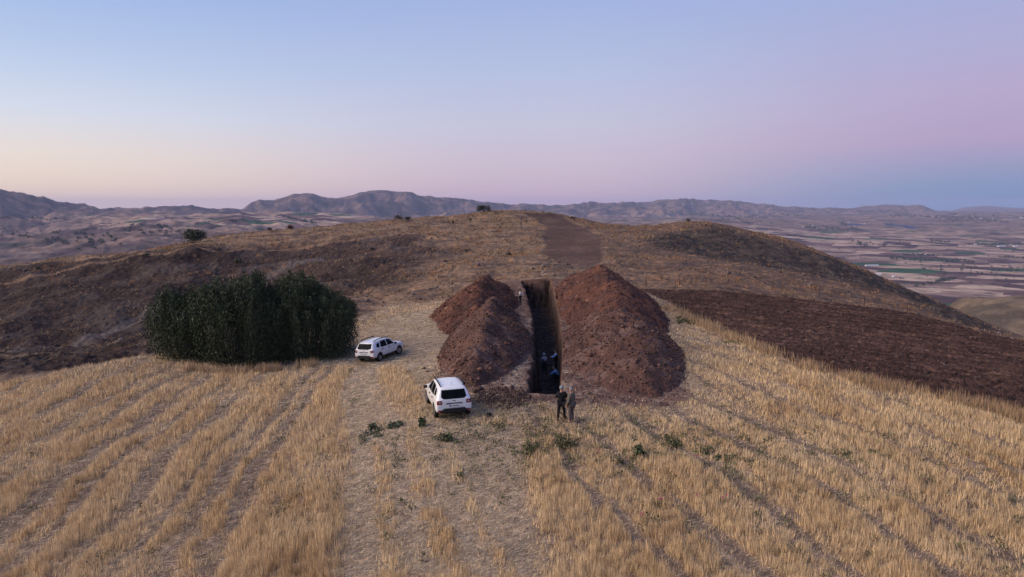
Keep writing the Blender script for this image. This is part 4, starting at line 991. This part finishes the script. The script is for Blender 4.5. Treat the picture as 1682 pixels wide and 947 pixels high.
BASE = dict(pelvis=(0,0,.95), waist=(0,0,1.08), chest=(0,.01,1.28), nb=(0,0,1.44), neck=(0,.01,1.52), jaw=(0,.035,1.585), head=(0,.02,1.665), crown=(0,.01,1.735),
    shL=(-.18,0,1.40), shR=(.18,0,1.40), elL=(-.25,-.02,1.13), elR=(.25,-.02,1.13), wrL=(-.26,.08,.89), wrR=(.26,.08,.89),
    hiL=(-.095,0,.90), hiR=(.095,0,.90), knL=(-.11,.02,.50), knR=(.11,.02,.50), anL=(-.11,-.02,.09), anR=(.11,-.02,.09))
RAD = dict(pelvis=.14, waist=.13, chest=.145, nb=.085, neck=.058, jaw=.07, head=.092, crown=.06, sh=.068, el=.043, wr=.030, hi=.095, kn=.06, an=.042)
def person(label, x, y, rz, pose={}, top=None, legs=None, shoes=None, hat=None, hair=None, sleeves='long', z=None, coat=False, scale=1.0, vest=None, fat=1.0):
    J = {k: Vector(pose.get(k, v)) for k, v in BASE.items()}
    zz = gz(x, y) if z is None else z
    rt = empty('person', (x, y, zz), rz); rt.scale = (scale,)*3; tagp(rt, label, 'person', 'people around the trench')
    def rr(k): return RAD.get(k, RAD.get(k[:2], .05))
    names = ['pelvis', 'waist', 'chest', 'nb', 'neck', 'jaw', 'head', 'crown']+[a+s for s in 'LR' for a in ('sh', 'el', 'wr')]+[a+s for s in 'LR' for a in ('hi', 'kn', 'an')]
    P_ = [(*J[n], rr(n)*(.80 if n[:6] in ('pelvis', 'waist', 'chest') or n[:2] in ('sh', 'hi', 'kn') else 1)) for n in names]; ix = {n: i for i, n in enumerate(names)}
    E = [('pelvis','waist'),('waist','chest'),('chest','nb'),('nb','neck'),('neck','jaw'),('jaw','head'),('head','crown')]
    for s in 'LR': E += [('chest','sh'+s),('sh'+s,'el'+s),('el'+s,'wr'+s),('pelvis','hi'+s),('hi'+s,'kn'+s),('kn'+s,'an'+s)]
    E = [(ix[a], ix[b]) for a, b in E]
    for s, sg in (('L', -1), ('R', 1)):       # foot and hand of the same continuous body
        a = J['an'+s]; P_.append((a.x+sg*.015, a.y+.15, a.z-.055, .038)); E.append((ix['an'+s], len(P_)-1))
        w = J['wr'+s]; d = (w-J['el'+s]).normalized(); side = d.cross(Vector((1, 0, 0)) if abs(d.x) < .8 else Vector((0, 1, 0))).normalized()
        pm = w+d*.075; P_.append((*pm, .032, .020)); ip = len(P_)-1; E.append((ix['wr'+s], ip))
    body = skin('body', P_, E, M_SKIN, rt)
    # fingers and thumb, joined into the body mesh
    bm = bmesh.new(); bm.from_mesh(body.data)
    for s, sg in (('L', -1), ('R', 1)):
        w = J['wr'+s]; d = (w-J['el'+s]).normalized(); side = d.cross(Vector((1, 0, 0)) if abs(d.x) < .8 else Vector((0, 1, 0))).normalized(); nrm = d.cross(side)*(-sg)
        for k, (o_, L_) in enumerate(((-.028, .062), (-.010, .075), (.010, .070), (.027, .055))):
            b = w+d*.09+side*o_; V, F = tube_arr([b, b+d*L_*.5+nrm*.008, b+d*L_*.85+nrm*.03], [.0095, .0085, .006], 6)
            vs = [bm.verts.new(v) for v in V]
            for f in F: bm.faces.new([vs[i] for i in f])
        b = w+d*.035+side*.024; V, F = tube_arr([b, b+side*.028+d*.025+nrm*.01, b+side*.034+d*.055+nrm*.018], [.012, .010, .007], 6)
        vs = [bm.verts.new(v) for v in V]
        for f in F: bm.faces.new([vs[i] for i in f])
    # nose and ears
    h = J['head']; fw = (J['jaw']-J['neck']); up = (J['crown']-J['jaw']).normalized(); fwd = Vector(pose.get('face', (0, 1, 0))).normalized(); fwd = (fwd-up*fwd.dot(up)).normalized(); rt_ = fwd.cross(up)
    for (c, dd) in ((h+fwd*.085+up*.005, fwd*.03-up*.03), (h+rt_*.085-up*.01, rt_*.02-fwd*.01), (h-rt_*.085-up*.01, -rt_*.02-fwd*.01)):
        V, F = tube_arr([c-dd*.5, c, c+dd], [.02, .018, .012], 7); vs = [bm.verts.new(v) for v in V]
        for f in F: bm.faces.new([vs[i] for i in f])
    bm.to_mesh(body.data); bm.free(); body.data.polygons.foreach_set('use_smooth', [True]*len(body.data.polygons))
    for s in (-1, 1): MB().disc(h+fwd*.088+rt_*.03*s+up*.03, fwd, .009, .012, 8).build('eye', M_DARKMARK, rt)
    def part(name, ns, es, m, add, extra=[]):
        ii = {n: i for i, n in enumerate(ns)}; return skin(name, [(*J[n], rr(n)*(fat if n in ('pelvis', 'waist', 'chest') else 1)+add) for n in ns], [(ii[a], ii[b]) for a, b in es], m, rt)
    # shirt / jacket with the sleeve length asked for
    ns = ['pelvis', 'waist', 'chest', 'nb']; es = [('pelvis','waist'),('waist','chest'),('chest','nb')]
    for s in 'LR':
        e_ = J['elL' if s == 'L' else 'elR']; ns += ['sh'+s, 'el'+s]; es += [('chest','sh'+s),('sh'+s,'el'+s)]
        if sleeves == 'long': ns += ['wr'+s]; es += [('el'+s, 'wr'+s)]
    o = part('jacket' if coat else 'shirt', ns, es, top, .030 if coat else .026)
    if vest: part('vest', ['pelvis', 'waist', 'chest', 'nb', 'shL', 'shR'], [('pelvis','waist'),('waist','chest'),('chest','nb'),('chest','shL'),('chest','shR')], vest, .03)
    if coat:
        hem = J['pelvis']; V, F = tube_arr([J['waist']-Vector((0, 0, .02)), hem, hem-Vector((0, 0, .14))], [.165*fat, .178*fat, .188*fat], 14); MB().add(V, F).build('jacket_skirt', top, o, smooth=True)
    part('trousers', ['pelvis', 'hiL', 'knL', 'anL', 'hiR', 'knR', 'anR'], [('pelvis','hiL'),('hiL','knL'),('knL','anL'),('pelvis','hiR'),('hiR','knR'),('knR','anR')], legs, .022)
    for s, sg in (('L', -1), ('R', 1)):
        a = J['an'+s]; skin('shoe', [(a.x, a.y-.03, a.z-.03, .055), (a.x+sg*.005, a.y+.06, a.z-.045, .05), (a.x+sg*.015, a.y+.17, a.z-.055, .042)], [(0, 1), (1, 2)], shoes or M_BLACK, rt)
    hd = hat or hair; c = h+up*.012
    V, F = [], []
    K = 16; rings = 6
    for i in range(rings+1):
        ph = (math.pi*.5 if hat else math.pi*.56)*i/rings
        for j in range(K):
            a = 2*math.pi*j/K; rad = .108 if hat else .104
            q = c+up*math.cos(ph)*rad*1.05+(rt_*math.cos(a)+fwd*math.sin(a))*math.sin(ph)*rad
            if not hat and math.sin(a) > .35: q = q-fwd*.02*math.sin(ph)+up*.045*math.sin(ph)
            V.append(q)
    for i in range(rings):
        for j in range(K): F.append((i*K+j, i*K+(j+1) % K, (i+1)*K+(j+1) % K, (i+1)*K+j))
    mb = MB().add(V, F)
    hb = mb.build('cap' if hat else 'hair', hd, rt, smooth=True)
    if hat:
        V = [c+(fwd*math.sin(a)+rt_*math.cos(a))*.105+up*.0 for a in np.linspace(.5, 2.64, 9)]+[c+fwd*(.105+.07*math.sin((a-.5)/2.14*math.pi))*math.sin(a)+rt_*math.cos(a)*.105-up*.015 for a in np.linspace(.5, 2.64, 9)]
        b2 = MB().add(V, [(i, i+1, i+10, i+9) for i in range(8)]); v_ = b2.build('visor', hd, hb); s_ = v_.modifiers.new('s', 'SOLIDIFY'); s_.thickness = .006
        # short grey hair below the cap
        if hair:
            V, F = [], []
            for i in range(3):
                for j in range(K):
                    a = 2*math.pi*j/K; V.append(c-up*(.0+.03*i)+(rt_*math.cos(a)+fwd*(math.sin(a)-.12))*.097*(1-.06*i))
            for i in range(2):
                for j in range(K):
                    if math.sin(2*math.pi*(j+.5)/K) < .3: F.append((i*K+j, i*K+(j+1) % K, (i+1)*K+(j+1) % K, (i+1)*K+j))
            MB().add(V, F).build('hair', hair, rt, smooth=True)
    return rt
M_BLK = noise_mat('black_cloth', (.012,.012,.014), .2, 9, .9); M_GREYJ = noise_mat('grey_green_jacket', (.115,.105,.085), .15, 9, .9); M_GREYT = noise_mat('mauve_grey_trousers', (.10,.08,.082), .15, 9, .9)
M_GCAP = noise_mat('grey_cap', (.20,.23,.27), .15, 20, .9); M_GHAIR = noise_mat('grey_hair', (.22,.22,.23), .2, 30, .8); M_DHAIR = noise_mat('dark_hair', (.02,.017,.015), .2, 30, .7)
M_PSHIRT = noise_mat('pale_lilac_shirt', (.50,.46,.50), .08, 9, .9); M_NAVY = noise_mat('dark_navy_trousers', (.015,.017,.025), .2, 9, .9); M_WCAP = noise_mat('white_cap', (.78,.80,.86), .08, 9, .8)
M_VEST = noise_mat('dark_grey_vest', (.13,.12,.13), .15, 9, .9); M_BSHIRT = noise_mat('blue_shirt', (.20,.38,.75), .12, 9, .9); M_BRN = noise_mat('brown_shoes', (.05,.03,.02), .2, 9, .7)
def PX(px, py, dy=0): q = G(px, py); return q[0], q[1]+dy
x, y = PX(922, 690)
person('person all in black with a grey cap, back turned, standing before the trench end', x, y, R(2),
       dict(elL=(-.27,.05,1.15), elR=(.27,.05,1.15), wrL=(-.06,.26,1.16), wrR=(.06,.28,1.12), knL=(-.14,.02,.5), knR=(.14,.02,.5), anL=(-.17,-.02,.09), anR=(.17,-.02,.09)), M_BLK, M_BLK, M_BLK, M_GCAP, M_GHAIR, 'short', fat=1.13)
x, y = PX(938, 693)
person('grey-haired person in grey jacket and trousers, standing right of the person in black', x, y, R(52),
       dict(face=(.0,1,0), elL=(-.24,-.02,1.14), wrL=(-.23,.12,.92), wrR=(.22,.10,.93)), M_GREYJ, M_GREYT, M_BRN, None, M_GHAIR, 'long', coat=True, fat=1.06)
x, y = PX(854.5, 499)
p3 = person('lone person in pale shirt on the far left trench rim, holding up a phone', x, y, R(-78),
       dict(elL=(-.24,.10,1.18), wrL=(-.10,.34,1.28), elR=(.24,.10,1.18), wrR=(.08,.36,1.30)), M_PSHIRT, M_NAVY, M_BLK, None, M_DHAIR, 'long')
ph = MB().box((0, 0, 0), (.075, .012, .15)).build('phone', M_BLACK); ph.location = p3.matrix_basis @ Vector((-.01, .45, 1.33)); ph.rotation_euler = (R(-8), 0, R(-78)); tagp(ph, 'dark phone held up by the lone person on the far rim', 'phone')
FLZ = lambda y: float(np.interp(y, [38, 52, 75, 97], [-13.9, -13.8, -13.9, -13.4]))
def TP(px, Y): return (px-841)/1137*Y, Y
x, y = TP(895, 58)
person('person in white cap and dark vest standing down in the trench, back turned', x, y, R(6),
       dict(chest=(0,.08,1.26), nb=(0,.14,1.42), neck=(0,.17,1.49), jaw=(0,.21,1.55), head=(0,.21,1.625), crown=(0,.20,1.69), shL=(-.18,.10,1.38), shR=(.18,.10,1.38), elL=(-.27,.14,1.12), elR=(.27,.14,1.12), wrL=(-.18,.34,1.0), wrR=(.18,.34,1.0)),
       M_PSHIRT, M_NAVY, M_BLK, M_WCAP, M_GHAIR, 'long', z=FLZ(y), vest=M_VEST)
x, y = TP(914.5, 55.6)
person('person in a light blue shirt squatting in the trench by its right wall', x, y, R(80),
       dict(pelvis=(0,-.22,.36), waist=(0,-.17,.50), chest=(0,.0,.68), nb=(0,.10,.82), neck=(0,.14,.88), jaw=(0,.20,.92), head=(0,.21,.99), crown=(0,.19,1.055), shL=(-.18,.06,.80), shR=(.18,.06,.80),
            elL=(-.25,.26,.60), elR=(.25,.26,.60), wrL=(-.16,.48,.50), wrR=(.16,.48,.50), hiL=(-.10,-.20,.36), hiR=(.10,-.20,.36), knL=(-.19,.20,.50), knR=(.19,.20,.50), anL=(-.15,.0,.09), anR=(.15,.0,.09)),
       M_BSHIRT, M_NAVY, M_BLK, None, M_GHAIR, 'long', z=FLZ(y))
x, y = TP(914.5, 59.5)
person('person in black vest over blue sleeves standing in the trench, reaching left', x, y, R(80),
       dict(elR=(.22,.16,1.16), wrR=(.10,.42,1.12), elL=(-.22,.16,1.16), wrL=(-.10,.42,1.12)), M_BSHIRT, M_NAVY, M_BLK, None, M_DHAIR, 'long', z=FLZ(y), vest=M_BLK)
# small things lying about
q = G(803, 682)
b = MB()
g = np.random.default_rng(5)
def lump(name, px, py, dims, m, label, cat, seed, parent=None, dz=0):
    q = G(px, py); bm = bmesh.new(); bmesh.ops.create_icosphere(bm, subdivisions=3, radius=1)
    for v in bm.verts:
        n_ = float(fbm(np.array([v.co.x*1.3+seed]), np.array([v.co.y*1.3+v.co.z*1.7]), 1.0, 3, seed)[0]); v.co *= 1+.35*n_
        v.co.x *= dims[0]; v.co.y *= dims[1]; v.co.z = max(v.co.z, -.75)*dims[2]
    me = bpy.data.meshes.new(name); bm.to_mesh(me); bm.free(); me.polygons.foreach_set('use_smooth', [True]*len(me.polygons)); me.materials.append(m)
    o = bpy.data.objects.new(name, me); COL.objects.link(o); o.location = (q[0], q[1], gz(q[0], q[1])+dims[2]*.6+dz); tagp(o, label, cat); return o
bag = lump('bag', 803, 684, (.17, .13, .14), M_BLK, 'small black bag on the ground right of the near white car', 'bag', 4)
MB().tube([bag.location+Vector((-.08, 0, .10)), bag.location+Vector((-.04, 0, .17)), bag.location+Vector((.04, 0, .17)), bag.location+Vector((.08, 0, .10))], .010, 6).build('strap', M_BLK)
st_ = bpy.data.objects['strap']; st_.parent = bag; st_.matrix_parent_inverse = Matrix.Translation(-bag.location)
lump('sack', 578, 557, (.17, .14, .16), noise_mat('pale_sack', (.40,.43,.52), .15, 8, .8), 'pale grey-blue sack at the right edge of the thicket, left of the far car', 'sack', 9)
# ------------------------------------------------------------------ wire fence across the hill above the ploughed field
fpts = [(1061,468),(1116,469),(1196,467),(1269,475),(1345,486),(1420,500),(1490,513)]
M_POST = noise_mat('fence_post_wood', (.07,.045,.038), .3, 9, .9); M_WIRE = mat('fence_wire', (.12,.10,.10), .6, .5)
fp = [G(*q) for q in fpts]
fr = empty('fence', (fp[0][0], fp[0][1], fp[0][2])); tagp(fr, 'thin post and wire fence above the ploughed field on the right', 'fence')
for i, q in enumerate(fp):
    z = gz(q[0], q[1]); t = .06*math.sin(i*2.3)
    MB().tube([(q[0]-fp[0][0], q[1]-fp[0][1], z-fp[0][2]-.3), (q[0]-fp[0][0]+t, q[1]-fp[0][1], z-fp[0][2]+1.35)], [.06, .05], 7).build('post', M_POST, fr)
for h_ in (.5, .9, 1.25):
    pp = []
    for i in range(len(fp)-1):
        for t in np.linspace(0, 1, 6)[:5 if i < len(fp)-2 else 6]:
            X_ = fp[i][0]*(1-t)+fp[i+1][0]*t; Y_ = fp[i][1]*(1-t)+fp[i+1][1]*t; Za = gz(fp[i][0], fp[i][1]); Zb = gz(fp[i+1][0], fp[i+1][1])
            pp.append((X_-fp[0][0], Y_-fp[0][1]+.05, Za*(1-t)+Zb*t+h_-.06*math.sin(math.pi*t)-fp[0][2]))
    MB().tube(pp, .007, 4).build('wire', M_WIRE, fr)
# ------------------------------------------------------------------ far country: houses, tree lines, solar park
def GF(px, py):
    d = ray(px, py); Y = np.exp(np.linspace(math.log(420), math.log(16000), 900)); x = d[0]/d[1]*Y; z = d[2]/d[1]*Y; h = np.where(Y < 900, hill(x, Y), zfar(x, Y))
    k = np.where(z <= h)[0]; k = k[0] if len(k) else 400
    return float(x[k]), float(Y[k]), float(h[k])
M_WALL = noise_mat('pale_render', (.62,.60,.58), .1, .3, .8); M_ROOFR = noise_mat('tin_roof', (.55,.56,.60), .1, .3, .6); M_ROOFT = noise_mat('tile_roof', (.30,.14,.10), .15, .5, .8)
HS = [(1440,452,34,14,5,'longest'),(1432,437,60,12,4,'x'),(1468,455,10,9,4,'x'),(1335,371,16,10,5,'x'),(1394,366,16,10,6,'x'),(1480,355,40,14,8,'x'),(1550,361,26,12,7,'x'),(1602,402,18,10,5,'x'),(1645,405,55,14,5,'x'),(1668,405,30,14,5,'x'),
      (1612,359,34,12,7,'x'),(1632,360,26,12,7,'x'),(1678,359,40,14,8,'x'),(1522,419,20,10,4,'x'),(1420,368,20,10,5,'x'),(1320,373,18,10,5,'x'),(1175,352,24,12,7,'x'),(1243,348,24,12,8,'x')]
WH = ['long low white farm shed nearest in the right valley','long white greenhouse strip behind the nearest valley shed','small white hut just right of the nearest valley shed','white farmhouse left of the orchard in the far valley','white farmhouse on the rise beside the blue solar park',
      'large pale house in the village under the small peak','pale house at the right of the village under the small peak','white barn at the left end of the green strip on the right','long white hall amid the green strip on the far right','white hall right of the long hall on the green strip',
      'pale house on the far plain, left of a near twin','pale house on the far plain, right of its twin','pale building on the far plain at the right picture edge','small shed beside the green valley field','pale house right of the farmhouse by the solar park','small white house at the left end of the orchard row','pale house on the far hillside above the right hill crest','pale house among dark trees high on the far hillside']
for (px, py, L_, W_2, H_, _), lb in zip(HS, WH):
    x, y, z = GF(px, py); e = empty('house', (x, y, z), R(float(RNG.uniform(-12, 12)))); tagp(e, lb, 'house', 'pale buildings scattered over the far country')
    MB().box((0, 0, H_/2-1), (L_, W_2, H_+2)).build('wall', M_WALL, e)
    r_ = MB(); hw, hl = W_2/2+.5, L_/2+.5; rh = W_2*.2
    r_.add([(-hl,-hw,H_),(hl,-hw,H_),(hl,hw,H_),(-hl,hw,H_),(-hl,0,H_+rh),(hl,0,H_+rh)], [(0,1,5,4),(2,3,4,5),(1,2,5),(3,0,4),(3,2,1,0)]); r_.build('roof', M_ROOFT if px in (1480,1612,1175) else M_ROOFR, e)
# tree lines and orchards of the valley: stuff
TL = [((1320,374),(1420,378),60,2),((1255,352),(1330,354),60,1.5),((1100,352),(1260,358),110,3),((1350,345),(1470,349),70,1.5),((1460,354),(1620,358),150,2),((1540,362),(1660,364),60,2),((1375,366),(1400,372),24,3),((1590,401),(1682,402),60,1),((1480,419),(1540,420),40,1),((1460,424),(1600,431),90,3),
      ((1530,396),(1560,398),20,1.5),((1536,463),(1570,457),34,1.5),((1640,422),(1682,424),18,1.5),((1420,402),(1470,404),16,3),((1330,378),(1360,378),14,1.5),((1400,398),(1420,403),16,3),((1180,360),(1250,366),20,3),
      ((60,360),(110,362),12,2),((255,372),(275,373),12,1.5),((375,363),(390,364),14,1.5),((455,354),(520,368),60,1.5),((0,385),(200,395),60,14),((0,360),(90,362),20,3),((620,352),(700,352),40,1.5),((200,378),(300,384),24,5),((1560,352),(1682,356),60,2),((1500,440),(1682,446),26,8),((1500,470),(1560,462),14,2)]
XS, SS = [], []
for (a, b_, n_, sp) in TL:
    for _ in range(n_):
        t = RNG.random(); px = a[0]+(b_[0]-a[0])*t; py = a[1]+(b_[1]-a[1])*t+RNG.normal(0, sp*.5); q = GF(px, py); XS.append(q); SS.append(RNG.uniform(3.0, 6.5)*(1+q[1]/9000))
for _ in range(170):
    q = GF(RNG.uniform(1230, 1682), RNG.uniform(366, 470)); XS.append(q); SS.append(RNG.uniform(2.5, 5)*(1+q[1]/12000))
XS = np.array(XS); SS = np.array(SS); k = 26
C = np.repeat(XS, k, 0)+RNG.normal(0, .45, (len(XS)*k, 3))*np.repeat(SS, k)[:, None]*np.array([1, 1, .55]); C[:, 2] += np.repeat(SS, k)*.7
o = leafmesh('far_trees', C, np.repeat(SS, k)*RNG.uniform(.5, 1, len(C)), M_LEAF, jit((.045,.055,.04), len(C), .3)); tagp(o, 'dark tree lines and orchards over the far valley', 'trees', kind='stuff')
M_PANEL = mat('solar_glass', (.02,.035,.09), .25, 0, .5)
for lab, cor in (('larger dark blue solar park in the far valley', ((1462,368),(1500,375),5)), ('small dark blue solar park left of the larger one', ((1395,368),(1416,370),3))):
    a = GF(*cor[0]); b_ = GF(*cor[1]); e = empty('solar_park', a); tagp(e, lab, 'solar park')
    mb = MB()
    for i in range(cor[2]*3):
        t = i/(cor[2]*3-1); c = (np.array(b_)-np.array(a))*t; L2 = 60+90*math.sin(math.pi*(.15+.7*t)); xx = a[0]+c[0]; yy = a[1]+c[1]; z_ = float(zfar(np.array([xx]), np.array([yy]))[0])
        mb.box((c[0], c[1], z_-a[2]+2.6), (L2, 14, .3), 0, Matrix.Rotation(R(22), 3, 'X'))
    o = mb.build('panel_row', M_PANEL, e); o['kind'] = 'stuff'
